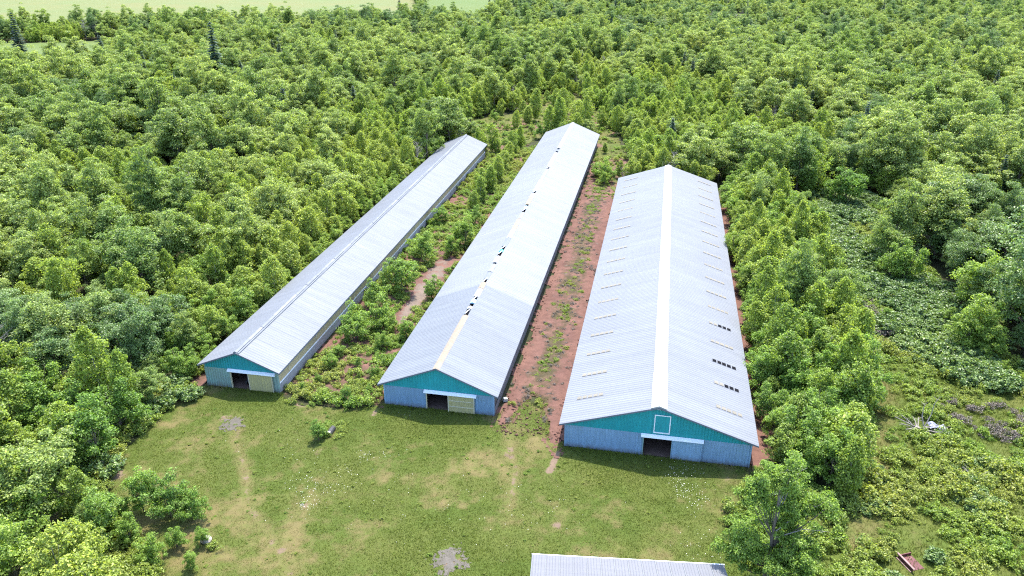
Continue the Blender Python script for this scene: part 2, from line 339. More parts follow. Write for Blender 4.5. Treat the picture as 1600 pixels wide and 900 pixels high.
def lawn_attr(x, y):
    dry = .27 + 1.0 * (fbm(x, y, 9.0) - .45) + 1.0 * (fbm(x + 80, y + 31, 2.6) - .5) + .9 * (fbm(x + 11, y + 3, .9) - .5)
    soil = np.zeros_like(x)
    for k, t in enumerate(tracks):
        d = seg_dist(t, x, y); dry = np.maximum(dry, .62 * np.exp(-(d / 1.1) ** 2) + .5 * (fbm(x, y, 2.4) - .5))
        soil = np.maximum(soil, (.40 if k < 2 else .7) * np.exp(-(d / .45) ** 2) * (.1 + 1.7 * fbm(x, y, 2.6)))
    for px, py, r in bare:
        g = G(px, py); d = np.hypot(x - g[0], (y - g[1]) * .8) * (.55 + .9 * fbm(x + px, y, 1.4)); soil = np.maximum(soil, .62 * np.exp(-(d / (.62 * r)) ** 2) * (.35 + 1.2 * fbm(x, y, .8)))
        dry = np.maximum(dry, .6 * np.exp(-(d / (r * 1.3)) ** 2) + .3 * (fbm(x, y, 2.0) - .5))
    for px, py, r in lush:
        g = G(px, py); d = np.hypot(x - g[0], y - g[1]); dry = dry - .55 * np.exp(-(d / r) ** 2)
    return {'dry': dry, 'soil': soil}
def soil_attr(x, y):
    mid = np.exp(-((x + 11.0 + 1.6 * (fbm(0 * x, y, 9) - .5)) / 1.9) ** 2)
    dry = np.where(x > -20, mid * (.05 + 1.5 * fbm(x, y, 1.8)) + .5 * (fbm(x, y, 1.0) - .5), .25 + 1.1 * (fbm(x, y, 4.5) - .3))
    g = G(665, 450); pale = np.exp(-(((x - g[0]) / 1.7) ** 2 + ((y - g[1]) / 14) ** 2))
    return {'dry': dry * (1 - pale), 'soil': np.where(x > -20, .18 + .5 * (fbm(x, y, 1.1) - .5), pale * (.3 + 1.0 * fbm(x, y, 1.5)))}
def clear_attr(x, y):
    g = seg_dist(GP([(1335, 500), (1375, 640), (1370, 760), (1330, 850)]), x, y)
    return {'dry': .62 * np.exp(-(g / 2.2) ** 2) * (.35 + 1.2 * fbm(x, y, 3)) + .8 * (fbm(x + 40, y, 4) - .5), 'soil': 0 * x}
S = 6000
gm = MB(); k = 24
for i in range(k):
    for j in range(k):
        a = -S + 2 * S * i / k; b = -S + 2 * S * j / k; c = 2 * S / k
        gm.poly([(a, b, 0), (a + c, b, 0), (a + c, b + c, 0), (a, b + c, 0)])
g0 = gm.build('ground', M['floor']); tag(g0, kind='structure'); g0.location.z = -.03
tag(sheet('lawn', lawn_poly, .32, .0, M['lawn'], .05, lawn_attr, .55))
for nm, pl, rl in (('soil_strip', mid_poly, .18), ('soil_strip', red_poly, .26)): sheet(nm, pl, .30, .012, M['soil'], rl, soil_attr, 1.3)
sheet('soil_strip', np.array([(11.0, 61.5), (13.3, 60.0), (13.2, 147), (11.0, 147)]), .3, -.012, M['soil'], .1, soil_attr, .4)
sheet('soil_strip', np.array([(-50.2, 62.0), (-48.2, 65.5), (-48.2, 168), (-49.8, 168)]), .3, -.012, M['soil'], .1, soil_attr, .4)
sheet('clearing', clear_poly, .5, -.008, M['clear'], .15, clear_attr, 1.0)
sheet('clearing', back_poly, .6, -.008, M['clear'], .1, lambda x, y: {'dry': .35 + .8 * (fbm(x, y, 6) - .45), 'soil': .8 * np.clip((fbm(x + 9, y, 11) - .52) * 6, 0, 1)}, 1.2)
sheet('field', field_poly, 6.0, .15, M['hay'], 0, None, 3); sheet('field', field2_poly, 6.0, .15, M['green_field'], 0, None, 2)
sheet('field', green_poly, 4.0, .15, M['green_field'], 0, None, 2)
for px, py, rx in ((368, 664, .55), (705, 876, .9)):
    g = np.array(G(px, py)); an = np.linspace(0, 2 * math.pi, 15)[:-1]
    pl = np.stack([g[0] + rx * np.cos(an) * (1 + .3 * rng.random(14)), g[1] + rx * 1.25 * np.sin(an) * (1 + .3 * rng.random(14))], 1)
    sheet('gravel_patch', pl, .10, .035, M['gravel'], .04, None, 1.7, rs=.6)

# ------------------------------------------------------------------ barns
def ribs(length, pitch=.4, wr=.10, hr=.027):
    """1-D trapezoid rib profile: positions and heights"""
    t = [0.0]; h = [0.0]; p = pitch * .5
    while p < length - pitch * .4:
        t += [p - wr / 2, p - wr / 5, p + wr / 5, p + wr / 2]; h += [0, hr, hr, 0]; p += pitch
    t.append(length); h.append(0); return np.array(t), np.array(h)
def roof_slope(b, sgn, ya, yb, x_in=0.0, pitch=.4):
    """ribbed sheet from the ridge to the eave, with an underside"""
    t, h = ribs(yb - ya, pitch); e, r, w_ = b['e'], b['r'], b['w']; ln = math.hypot(r, w_); nx, nz = sgn * r / ln, w_ / ln
    zr = lambda x: e + r * (1 - abs(x) / w_)
    rows = []
    for x in (sgn * x_in, sgn * w_ * .5, sgn * w_):
        rows.append(np.stack([x + nx * h, ya + t, zr(x) + nz * h], 1))
    m = len(t); V = np.concatenate(rows); Q = []
    i = np.arange(m - 1)
    for k_ in range(2):
        q = np.stack([k_ * m + i, (k_ + 1) * m + i, (k_ + 1) * m + i + 1, k_ * m + i + 1], 1); Q.append(q if sgn > 0 else q[:, ::-1])
    base = len(V)      # underside slab, 6 cm below
    pts = [(sgn * x_in, ya), (sgn * w_, ya), (sgn * w_, yb), (sgn * x_in, yb)]
    V = np.concatenate([V, [(x, y, zr(x) - .004) for x, y in pts], [(x, y, zr(x) - .07) for x, y in pts]])
    f = [(4, 7, 6, 5), (0, 1, 5, 4), (1, 2, 6, 5), (2, 3, 7, 6), (3, 0, 4, 7)]
    Q.append(np.array(f) + base)
    return V, np.concatenate(Q)
def ribbed_wall(x0, x1, z0, ztop, pitch=.29, y=0.0, wr=.10, hr=.05):
    t, h = ribs(x1 - x0, pitch, wr, hr); X = x0 + t; m = len(t)
    zt = np.array([ztop(x) for x in X]); lo = np.stack([X, y - h, np.full(m, z0)], 1); hi = np.stack([X, y - h, np.maximum(zt, z0)], 1)
    i = np.arange(m - 1); return np.concatenate([lo, hi]), np.stack([i, i + 1, m + i + 1, m + i], 1)
def part(name, VQ, mat, parent):
    return obj(name, np_mesh(name, VQ[0], VQ[1], mat), parent)

def barn(key, label, lower, op, door, door_mat, bound):
    b = BARN[key]; w_, e, r, L = b['w'], b['e'], b['r'], b['L']; ww = w_ - OV; yb = L - OV
    root = empty('barn', (b['c'], b['y'], 0)); tag(root, label, 'barn', None)
    zr = lambda x: e + r * (1 - abs(x) / w_) - .09
    # roof
    if key == 2:
        spans = ((0, 21.75, 'roof_old', .24), (21.76, 44.5, 'roof_new', .24), (44.51, L, 'roof_new', .24))
    elif key == 1: spans = ((0, L, 'roof_white', .16),)
    else: spans = ((0, L, 'roof_white', .5),)
    for ya, y2, mt, xi in spans:
        for s in (-1, 1): part('roof_slope', roof_slope(b, s, ya, y2, xi), M[mt], root)
    # rake trim and eave fascia
    for ye, yo in ((-.03, .04), (L - .04, L + .03)):
        for s in (-1, 1):
            m = MB(); z1 = lambda x: e + r * (1 - abs(x) / w_)
            m.hexa([(0, ye, z1(0) - .17), (s * w_, ye, z1(w_) - .17), (s * w_, yo, z1(w_) - .17), (0, yo, z1(0) - .17)],
                   [(0, ye, z1(0) - .008), (s * w_, ye, z1(w_) - .008), (s * w_, yo, z1(w_) - .008), (0, yo, z1(0) - .008)])
            m.build('rake_trim', M['trimdark'], root)
    for s in (-1, 1):
        m = MB(); xa, xb = sorted((s * (w_ - .03), s * (w_ + .012))); m.box(xa, xb, .05, L - .05, e - .2, e - .012); m.build('fascia', M['trimdark'], root)
    # front
    y0 = OV
    ox0, ox1, oz = op
    part('gable', ribbed_wall(-ww, ww, bound, lambda x: zr(x), y=y0 - .012), M['teal'], root)
    part('front_wall', ribbed_wall(-ww, ox0, .02, lambda x: min(bound + .05, zr(x)), y=y0), M[lower], root)
    part('front_wall', ribbed_wall(ox1, ww, .02, lambda x: min(bound + .05, zr(x)), y=y0), M[lower], root)
    part('front_wall', ribbed_wall(ox0, ox1, oz, lambda x: bound + .05, y=y0), M[lower], root)
    m = MB()                         # inner lining of the front, so that no light leaks
    for xa, xb, za in ((-ww, ox0, 0), (ox1, ww, 0), (ox0, ox1, oz)):
        n_ = 12
        for i in range(n_):
            p, q = xa + (xb - xa) * i / n_, xa + (xb - xa) * (i + 1) / n_
            m.hexa([(p, y0 + .02, za), (q, y0 + .02, za), (q, y0 + .1, za), (p, y0 + .1, za)], [(p, y0 + .02, zr(p)), (q, y0 + .02, zr(q)), (q, y0 + .1, zr(q)), (p, y0 + .1, zr(p))])
    m.build('inner_lining', M['dim'], root)
    for xj in (ox0 - .045, ox1 - .045):
        m = MB(); m.box(xj, xj + .09, y0 - .06, y0 + .12, .0, oz); m.build('door_jamb', M['timber' if key != 3 else 'greensteel'], root)
    for s in (-1, 1):
        m = MB(); xa, xb = sorted((s * (ww - .11), s * (ww + .035))); m.box(xa, xb, y0 - .05, y0 + .08, 0, zr(ww) - .02); m.build('corner_trim', M['greensteel' if key == 1 else 'bluesteel'], root)
    tr0, tr1, tz = door['track']
    m = MB(); m.hexa([(tr0, y0 - .34, tz - .17), (tr1, y0 - .34, tz - .17), (tr1, y0 - .05, tz - .1), (tr0, y0 - .05, tz - .1)],
                     [(tr0, y0 - .30, tz - .03), (tr1, y0 - .30, tz - .03), (tr1, y0 - .05, tz + .10), (tr0, y0 - .05, tz + .10)]); m.build('door_track', M['trimwhite'], root)
    d0, d1 = door['x']
    dr = part('sliding_door', ribbed_wall(d0, d1, .06, lambda x: tz - .14, y=y0 - .16, pitch=.3 if key != 3 else .29, hr=.025), M[door_mat], root)
    m = MB(); m.box(d0, d1, y0 - .155, y0 - .11, .06, tz - .14); o = m.build('door_backing', M[door_mat], root); o.parent = dr
    if key == 3: fm, fw = 'bluesteel', .06
    else: fm, fw = 'timber', .10
    m = MB()
    for xs in (d0, d1 - fw):
        m = MB(); m.box(xs, xs + fw, y0 - .215, y0 - .165, .05, tz - .15); o = m.build('door_stile', M[fm], root); o.parent = dr
    if key == 2:
        for zz in (.72, 1.42):
            m = MB(); m.box(d0 + fw, d1 - fw, y0 - .21, y0 - .165, zz, zz + .09); o = m.build('door_rail', M['timber'], root); o.parent = dr
        for k_ in range(1, 8):
            xx = d0 + (d1 - d0) * k_ / 8; m = MB(); m.box(xx - .03, xx + .03, y0 - .2, y0 - .166, .07, tz - .16); o = m.build('door_batten', M['ply'], root); o.parent = dr
    # back wall and side walls
    part('rear_wall', ribbed_wall(-ww, ww, 0, lambda x: zr(x), y=yb), M[lower], root)
    zt = zr(ww)
    m = MB(); m.box(-ww, -ww + .1, y0 + .11, yb - .02, 0, zt); m.build('side_wall', M['greyboard'], root)
    if key == 3:
        m = MB(); m.box(ww - .1, ww, y0 + .11, yb - .02, 0, zt); m.build('side_wall', M['greyboard'], root)
    else:
        split = 1.15 if key == 1 else .7
        m = MB(); m.box(ww - .16, ww + .04, y0 + .11, yb - .02, 0, split); m.build('footing_wall', M['concrete' if key == 1 else 'greyboard'], root)
        m = MB(); m.box(ww - .2, ww - .1, y0 + .11, yb - .02, split, zt); m.build('side_wall', M['dim'], root)
        m = MB(); m.box(ww - .02, ww + .075, y0 + .11, yb - .02, split - .02, split + .1); m.build('sill_rail', M['trimwhite' if key == 1 else 'greyboard'], root)
        step = 2.44; npn = int((yb - y0 - .2) / step)
        mp = MB(); mp.box(0, .05, .02, step - .10, split + .102, zt - .02); pm = mp.mesh('side_panel', M['tanpanel' if key == 1 else 'greyboard'])
        mq = MB(); mq.box(-.02, .09, -.05, .045, split + .102, zt - .02); qm = mq.mesh('wall_post', M['timber' if key == 1 else 'greyboard'])
        for k_ in range(npn):
            yy = y0 + .2 + k_ * step
            if key == 2 and rng.random() < .2: pass
            else: obj('side_panel', pm, root, (ww - .04 + .02 * rng.random(), yy + .03, 0))
            obj('wall_post', qm, root, (ww - .04, yy - .02, 0))
    m = MB(); m.box(-ww + .12, ww - .12, y0 + .12, yb - .05, -.02, .07); m.build('floor', M['litter'], root)
    # inner posts along the aisle, as seen through the opening
    pm = MB(); pm.box(-.08, .08, -.08, .08, .07, zr(1.9) - .1); pmesh = pm.mesh('inner_post', M['dim'])
    for k_ in range(4):
        for xx in (-1.9, 1.9): obj('inner_post', pmesh, root, (xx, y0 + 2.5 + 3 * k_, 0))
    return root
B1 = barn(1, 'narrowest long barn with teal gable, faded green front and tan side panels', 'greensteel', (-1.33, .88, 2.28), dict(track=(-1.53, 4.16, 2.42), x=(.86, 3.74)), 'ply', 2.44)
B2 = barn(2, 'middle long barn with broken open ridge and battened plywood sliding door', 'bluesteel', (-1.33, 1.08, 2.16), dict(track=(-1.54, 4.17, 2.32), x=(1.06, 3.94)), 'ply', 2.42)
B3 = barn(3, 'widest barn with white ridge cap, rows of roof skylights and gable hatch', 'bluesteel', (-1.22, 1.50, 2.36), dict(track=(-1.46, 4.42, 2.48), x=(1.48, 4.3)), 'bluesteel', 2.56)

# barn 3: white ridge cap in two lengths, gable hatch, skylights
def cap_mesh(name, b, ya, yb, hw, lift, mat):
    zr = lambda x: b['e'] + b['r'] * (1 - abs(x) / b['w'])
    m = MB(); zt = zr(0) + lift; ze = zr(hw) + lift * .75; zb = zr(hw) - .02
    for s in (-1, 1):
        m.poly([(0, ya, zt), (s * hw, ya, ze), (s * hw, yb, ze), (0, yb, zt)][::s])
        m.poly([(s * hw, ya, ze), (s * hw, ya, zb), (s * hw, yb, zb), (s * hw, yb, ze)][::s])
    for yy in (ya, yb): m.poly([(-hw, yy, zb), (hw, yy, zb), (hw, yy, ze), (0, yy, zt), (-hw, yy, ze)])
    return m.mesh(name, mat)
obj('ridge_cap', cap_mesh('ridge_cap', BARN[3], -.02, 6.6, .74, .16, M['cap_white']), B3)
obj('ridge_cap', cap_mesh('ridge_cap', BARN[3], 6.62, BARN[3]['L'], .68, .13, M['cap_white']), B3)
m = MB(); m.box(-.30, 1.15, OV - .09, OV - .05, 2.86, 4.8); hatch = m.build('hatch', M['teal'], B3)
for bx in ((-.34, -.25, 2.80, 4.86), (1.10, 1.19, 2.80, 4.86), (-.25, 1.10, 4.77, 4.86), (-.25, 1.10, 2.80, 2.92)):
    m = MB(); m.box(bx[0], bx[1], OV - .13, OV - .091, bx[2], bx[3]); o = m.build('hatch_frame', M['trimwhite'], B3); o.parent = hatch
b = BARN[3]; sl = math.atan2(b['r'], b['w'])
mp = MB(); mp.box(-.215, .215, -.25, .25, .0, .007); pane_y = mp.mesh('pane', M['skylight'])
mp = MB(); mp.box(-.215, .215, -.25, .25, .0, .018); pane_shade = mp.mesh('pane', M['hole_shade'])  # solid slab; the dark of an open skylight hole is painted on
mf = MB(); mf.box(-1.42, 1.42, -.29, .29, -.012, .012); frame_m = mf.mesh('skylight', M['roof_white'])
dark = {1: (2, 3, 4), 2: (0, 1, 2, 3, 4), 4: (2, 3, 4)}
for s in (-1, 1):
    for k in range(18):
        yy = 4.15 + k * 4.55
        if yy > b['L'] - 2: break
        xc = s * 6.8; z = b['e'] + b['r'] * (1 - 6.8 / b['w'])
        f = obj('skylight', frame_m, B3, (xc, yy, z + .015), (0, s * sl, 0))
        for j in range(5):
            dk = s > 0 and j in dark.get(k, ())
            o = obj('pane', pane_shade if dk else pane_y, f, ((j - 2) * .56 + .04 * (rng.random() - .5), 0, .013 + .02))
# barn 2: wrecked ridge
b = BARN[2]; zr2 = b['e'] + b['r']
def ridge_piece(name, ya, yb, mat, hw=.34, lift=.02, tilt=0.0):
    o = obj(name, cap_mesh(name, b, ya, yb, hw, lift, mat), B2); o.rotation_euler = (0, tilt, 0); return o
m = MB(); m.box(-.26, .26, .6, b['L'] - .6, zr2 - .42, zr2 - .33); m.build('ridge_slot_shade', M['hole_shade'], B2)  # added black box; its colour imitates the shade in the open ridge slot
for ya, yb in ((0, 4.1), (4.12, 8.3), (8.32, 12.6)): ridge_piece('ridge_sheathing', ya, yb, M['tarp'], .38)
segs = [(14.3, 15.0, 'cap_white', .28), (15.9, 16.9, 'bluesteel', .33), (17.9, 20.2, 'cap_white', .36), (20.3, 22.2, 'tarp', .36), (23.3, 25.6, 'roof_old', .34), (25.7, 28.3, 'roof_new', .36), (28.9, 31.2, 'cap_white', .35),
        (32.9, 33.6, 'teal', .3), (35.0, 38.4, 'roof_old', .36), (38.5, 42.2, 'cap_white', .36), (42.3, 47.0, 'tarp', .36), (47.1, 50.2, 'roof_new', .36), (51.9, 53.4, 'bluesteel', .3), (54.3, 58.0, 'tarp', .36), (58.1, 60.4, 'cap_white', .36),
        (62.0, 69.0, 'cap_white', .37), (69.02, 76.0, 'roof_new', .37), (77.6, 83.0, 'cap_white', .37), (83.02, 88.4, 'cap_white', .37), (89.6, 91.0, 'roof_old', .33), (92.2, 103.0, 'cap_white', .37), (103.02, 117.0, 'cap_white', .37)]
for ya, yb, mt, hw in segs:
    ridge_piece('ridge_panel', ya, yb, M[mt], hw, .03 + .05 * rng.random())
for ya in (13.0, 16.9, 22.4, 32.1, 34.0, 51.0, 61.0, 76.6):
    m = MB(); m.tube([(-.2, ya, zr2 - .05), (.15, ya + 1.0, zr2 + .02)], (.05, .05), 5); m.build('loose_lath', M['trimwhite'], B2)
# barn 1: low ridge vent in short lengths
cm = cap_mesh('ridge_cap', dict(BARN[1]), 0, 2.96, .22, .12, M['roof_white'])
cm2 = cap_mesh('ridge_cap', dict(BARN[1]), 0, 2.96, .22, .10, M['roof_new'])
y = .05; k = 0
while y + 3 < BARN[1]['L']:
    o = obj('ridge_cap', cm if rng.random() < .6 else cm2, B1, (-.06 * rng.random(), y, .03 * rng.random())); y += 3.0
m = MB(); m.box(.23, .42, .05, BARN[1]['L'] - .3, BARN[1]['e'] + BARN[1]['r'] - .17, BARN[1]['e'] + BARN[1]['r'] - .05); m.build('ridge_flashing', M['roof_old'], B1)

# ------------------------------------------------------------------ small shed in front (only its far roof slope is in view)
A = np.array([-7.09, 44.39]); Bp = np.array([7.29, 46.1]); ln = np.linalg.norm(Bp - A); ang = math.atan2(*(Bp - A)[::-1])
shed = empty('shed', (A[0], A[1], 0), ang); tag(shed, 'low shed with seamed grey steel roof nearest the camera', 'shed')
pitch = math.tan(R_(14)); half = 4.0; npan = 14; pw = ln / npan
for k in range(npan):
    for s in (0, 1):
        m = MB(); n_ = 5
        ya, yb = (0, -half) if s == 0 else (-2 * half, -half)
        za, zb = 2.8, 2.8 + half * pitch
        V0 = []
        t, h = ribs(pw - .012, .21, .05, .02)
        for i in range(len(t) - 1):
            m.poly([(k * pw + t[i], ya, za + h[i]), (k * pw + t[i + 1], ya, za + h[i + 1]), (k * pw + t[i + 1], yb, zb + h[i + 1]), (k * pw + t[i], yb, zb + h[i])][::(-1 if s == 0 else 1)])
        m.hexa([(k * pw, ya, za - .05), (k * pw + pw - .012, ya, za - .05), (k * pw + pw - .012, yb, zb - .05), (k * pw, yb, zb - .05)],
               [(k * pw, ya, za - .004), (k * pw + pw - .012, ya, za - .004), (k * pw + pw - .012, yb, zb - .004), (k * pw, yb, zb - .004)])
        m.build('roof_panel', M['shed_roof'], shed)
    m = MB(); m.hexa([(k * pw - .035, .0, 2.80), (k * pw + .035, 0, 2.80), (k * pw + .035, -half, 2.8 + half * pitch), (k * pw - .035, -half, 2.8 + half * pitch)],
                     [(k * pw - .02, .0, 2.86), (k * pw + .02, 0, 2.86), (k * pw + .02, -half, 2.86 + half * pitch), (k * pw - .02, -half, 2.86 + half * pitch)]); m.build('roof_seam', M['roof_new'], shed)
m = MB(); m.box(-.05, ln + .05, -.03, .05, 2.66, 2.835); m.build('fascia', M['trimwhite'], shed)
m = MB(); m.box(-.05, ln + .05, -half - .2, -half + .2, 2.8 + half * pitch - .05, 2.8 + half * pitch + .05); m.build('ridge_cap', M['cap_white'], shed)
part('rear_wall', ribbed_wall(.3, ln - .3, 0, lambda x: 2.74, y=-.35), M['bluesteel'], shed)
part('front_wall', ribbed_wall(.3, ln - .3, 0, lambda x: 2.74, y=-2 * half + .35), M['bluesteel'], shed)
for xx in (.3, ln - .36):
    m = MB(); pr = [(-.36, 0), (-2 * half + .34, 0), (-2 * half + .34, 2.75), (-half, 2.75 + (half - .35) * pitch), (-.36, 2.75)]
    a = [(xx, p, q) for p, q in pr]; c = [(xx + .06, p, q) for p, q in pr]; m.poly(a); m.poly(c[::-1])
    m.build('end_wall', M['bluesteel'], shed)

# ------------------------------------------------------------------ plants: meshes
def rand_unit(n):
    v = rng.normal(size=(n, 3)); return v / np.linalg.norm(v, axis=1, keepdims=True)
def leaves(P, Nn, size, aspect=.62, fold=.18):
    """folded diamond leaves at P with normals Nn"""
    n = len(P); Nn = Nn / (np.linalg.norm(Nn, axis=1, keepdims=True) + 1e-9)
    a = np.cross(Nn, rand_unit(n)); a /= np.linalg.norm(a, axis=1, keepdims=True) + 1e-9; b_ = np.cross(Nn, a)
    s = (size * (.65 + .7 * rng.random(n)))[:, None]
    v0 = P - a * s * .5; v2 = P + a * s * .5; up = Nn * s * fold
    v1 = P + b_ * s * aspect * .5 + up; v3 = P - b_ * s * aspect * .5 + up
    V = np.stack([v0, v1, v2, v3], 1).reshape(-1, 3); i = np.arange(n) * 4
    Q = np.concatenate([np.stack([i, i + 1, i + 2], 1), np.stack([i, i + 2, i + 3], 1)])
    return V, Q
def clumps(C, rad, per, size, upb=.55, flat=.65, aspect=.62, center=None):
    """leaf clumps: C (n,3) centres, rad (n,)"""
    n = len(C); k_ = np.repeat(np.arange(n), per); d = rand_unit(len(k_)); d[:, 2] = np.where(d[:, 2] < -.35, -d[:, 2], d[:, 2])
    rr = rad[k_] * (.40 + .62 * rng.random(len(k_)) ** .6) * np.where(rng.random(len(k_)) < .16, 1.0 + .75 * rng.random(len(k_)), 1.0); off = d * rr[:, None]; off[:, 2] *= flat
    P = C[k_] + off; Nn = d * .55 + np.array([0, 0, upb]) + rand_unit(len(k_)) * .8
    return leaves(P, Nn, size, aspect)
def crown_broad(H, R, n_cl, per, leaf, cl_r, base=.22, lob=.28, flat=.62):
    ph = rng.random(6) * 6.28; C = []
    hc = H * (base + 1) / 2; hr = H * (1 - base) / 2
    while len(C) < n_cl:
        d = rand_unit(1)[0]; az = math.atan2(d[1], d[0])
        lobe = 1 + lob * (math.sin(2 * az + ph[0]) * .5 + math.sin(3 * az + ph[1]) * .5 + .6 * math.sin(4 * d[2] + ph[2] + az))
        q = (.35 + .65 * rng.random() ** .45) * lobe
        zz = d[2] * hr * q * .92
        wf = 1.0 if zz < 0 else 1.0 - .25 * (zz / hr) ** 2
        if d[2] < -.75: continue
        C.append((d[0] * R * q * wf * .86, d[1] * R * q * wf * .86, hc + zz))
    C = np.array(C); rad = cl_r * (.7 + .6 * rng.random(n_cl)); return C, clumps(C, rad, per, leaf, flat=flat)
def crown_plume(H, R, n_cl, per, leaf, cl_r, base=.1, two=False):
    ph = rng.random() * 6; t = base + (1 - base) * (np.arange(n_cl) + .5) / n_cl; az = np.arange(n_cl) * 2.4 + rng.random() * 6
    prof = np.sin(math.pi * ((t - base) / (1 - base)).clip(.03, .985) ** .86) ** .62
    q = R * prof * (.30 + .75 * rng.random(n_cl) ** .6) * (1 + .22 * np.sin(az * .5 + t * 9 + ph))
    bend = np.stack([.25 * np.sin(t * 2 + az[0]) * R, .2 * np.cos(t * 2.4) * R], 1)
    C = np.stack([q * np.cos(az) + bend[:, 0] * t, q * np.sin(az) + bend[:, 1] * t, t * H * (.97)], 1)
    rad = cl_r * (.65 + .6 * rng.random(n_cl)) * np.where(t > .9, .8, 1)
    if two:
        k2 = rng.random(n_cl) < .4; C[k2] = C[k2] * np.array([.75, .75, .72 + .12 * rng.random()]) + np.array([.75, .35, 0]) * np.minimum(1, C[k2, 2:3] / 1.5)
    return C, clumps(C, rad, per, leaf, upb=.4, flat=1.1)
def crown_spruce(H, R, lev, leaf=.42):
    V = []; Q = []; o = 0; P = []; Nn = []
    A = []
    for k_ in range(lev):
        t = (k_ + .6) / lev; z = H * (.06 + .94 * t); rr = R * (1 - t) ** .85 + .12; nb = max(5, int(11 * (1 - t) + 5))
        for j in range(nb):
            az = rng.random() * 6.28; ln_ = rr * (.72 + .4 * rng.random()); ns = max(3, int(ln_ / .14))
            u = (np.arange(ns) + rng.random()) / ns
            for side in (-1, 0, 1):
                wv = side * .22 * (1 - u) * ln_ * .8
                P.append(np.stack([np.cos(az) * u * ln_ - np.sin(az) * wv, np.sin(az) * u * ln_ + np.cos(az) * wv, z - .30 * u * ln_ + .10 * (u * ln_) ** 2 / max(rr, .3) + rng.normal(0, .05, ns)], 1))
                A.append(np.tile([np.cos(az + side * .6), np.sin(az + side * .6), -.18], (ns, 1)))
    P = np.concatenate(P); A = np.concatenate(A); n = len(P); A = A / np.linalg.norm(A, axis=1, keepdims=True)
    s = (leaf * (.6 + .7 * rng.random(n)))[:, None]; up = np.array([0, 0, 1.]) + rand_unit(n) * .35; b_ = np.cross(A, up); b_ /= np.linalg.norm(b_, axis=1, keepdims=True)
    v = np.stack([P - A * s * .4, P + b_ * s * .22 - [0, 0, .05], P + A * s * .6, P - b_ * s * .22 - np.array([0, 0, .05])], 1).reshape(-1, 3)
    i = np.arange(n) * 4; return v, np.concatenate([np.stack([i, i + 1, i + 2], 1), np.stack([i, i + 2, i + 3], 1)])
def trunk_mesh(name, H, r0, C, nl, mat, lean=.12, multi=1):
    m = MB()
    for s in range(multi):
        a = rng.random() * 6.28; off = 0 if multi == 1 else .12
        top = np.array([math.cos(a) * lean * H * (.4 + .6 * rng.random()), math.sin(a) * lean * H * .7, H * (.86 if multi == 1 else .6 + .3 * rng.random())])
        pts = []
        for i in range(6):
            t = i / 5; pts.append((math.cos(a) * off + top[0] * t ** 1.4 + .05 * H * .3 * math.sin(3 * t + a) * t, math.sin(a) * off + top[1] * t ** 1.4, top[2] * t - (.15 if i == 0 else 0)))
        m.tube(pts, [r0 * (1.25 - .2) if i == 0 else r0 * (1 - .85 * i / 5) for i in range(6)], 6)
        for j in rng.choice(len(C), min(nl // multi, len(C)), replace=False):
            c = C[j]; t = min(.8, max(.18, (c[2] / H) * .7)); i = int(t * 5); u = t * 5 - i
            st = np.array(pts[i]) * (1 - u) + np.array(pts[min(5, i + 1)]) * u
            mid = st * .5 + c * .5 + np.array([0, 0, -.06 * H * .5]); rr = r0 * (1 - .85 * t) * .5
            m.tube([tuple(st), tuple(mid), tuple(c)], [rr, rr * .6, rr * .25], 4, cap=False)
    return m.mesh(name, mat, smooth=True)
PROTO = {}
def add_proto(kind, crown, trunk, H): PROTO.setdefault(kind, []).append(dict(crown=crown, trunk=trunk, H=H))
for k in range(7):
    H = 5.4 + 1.8 * rng.random(); C, vq = crown_plume(H, 1.15 + .7 * rng.random(), 84, 76, .185, .42, two=k % 2 == 1)
    add_proto('poplar', np_mesh('crown', *vq, M['poplar']), trunk_mesh('trunk', H, .07, C, 10, M['palebark'], .03), H)
for k in range(9):
    H = 6.0 + 2.6 * rng.random(); C, vq = crown_broad(H, 1.9 + 1.4 * rng.random(), 88, 128, .20, .62, base=.08 + .25 * rng.random(), lob=.42 + .15 * rng.random())
    add_proto('maple', np_mesh('crown', *vq, M['maple']), trunk_mesh('trunk', H, .15, C, 16, M['bark'], .08), H)
for k in range(3):
    H = 8.6 + 2.2 * rng.random(); C, vq = crown_broad(H, 3.6 + .9 * rng.random(), 150, 138, .225, .78, base=.1, lob=.45)
    add_proto('darktree', np_mesh('crown', *vq, M['dark']), trunk_mesh('trunk', H, .22, C, 22, M['bark'], .06), H)
for k in range(5):
    H = 3.4 + 1.3 * rng.random(); C, vq = crown_broad(H, 1.45 + .5 * rng.random(), 66, 98, .155, .40, base=.02, flat=.8, lob=.42)
    add_proto('alder', np_mesh('crown', *vq, M['alder']), trunk_mesh('trunk', H, .06, C, 14, M['bark'], .15, multi=3), H)
def bare_mesh(H):
    m = MB()
    for k_ in range(34):
        t = .3 + .68 * rng.random(); a = rng.random() * 6.28; l = (1.15 - t) * H * .42 * (.6 + .6 * rng.random()); p = Vector((0, 0, t * H * .92)); q = p + Vector((math.cos(a) * l * .6, math.sin(a) * l * .6, l * .45)); e_ = q + Vector((math.cos(a + .4) * l * .5, math.sin(a + .4) * l * .5, l * .35))
        m.tube([tuple(p), tuple(q), tuple(e_)], (.045, .03, .012), 4, cap=False)
        for j in range(3):
            f_ = q.lerp(e_, j * .4); dv = Vector(rand_unit(1)[0]) * l * .35; m.tube([tuple(f_), tuple(f_ + dv)], (.02, .008), 3, cap=False)
    return m.mesh('crown', M['deadwood'])
for k in range(2):
    H = 7.5 + 1.5 * k; add_proto('bare', bare_mesh(H), trunk_mesh('trunk', H, .12, np.array([[0, 0, H * .5]]), 0, M['deadwood'], .02), H)
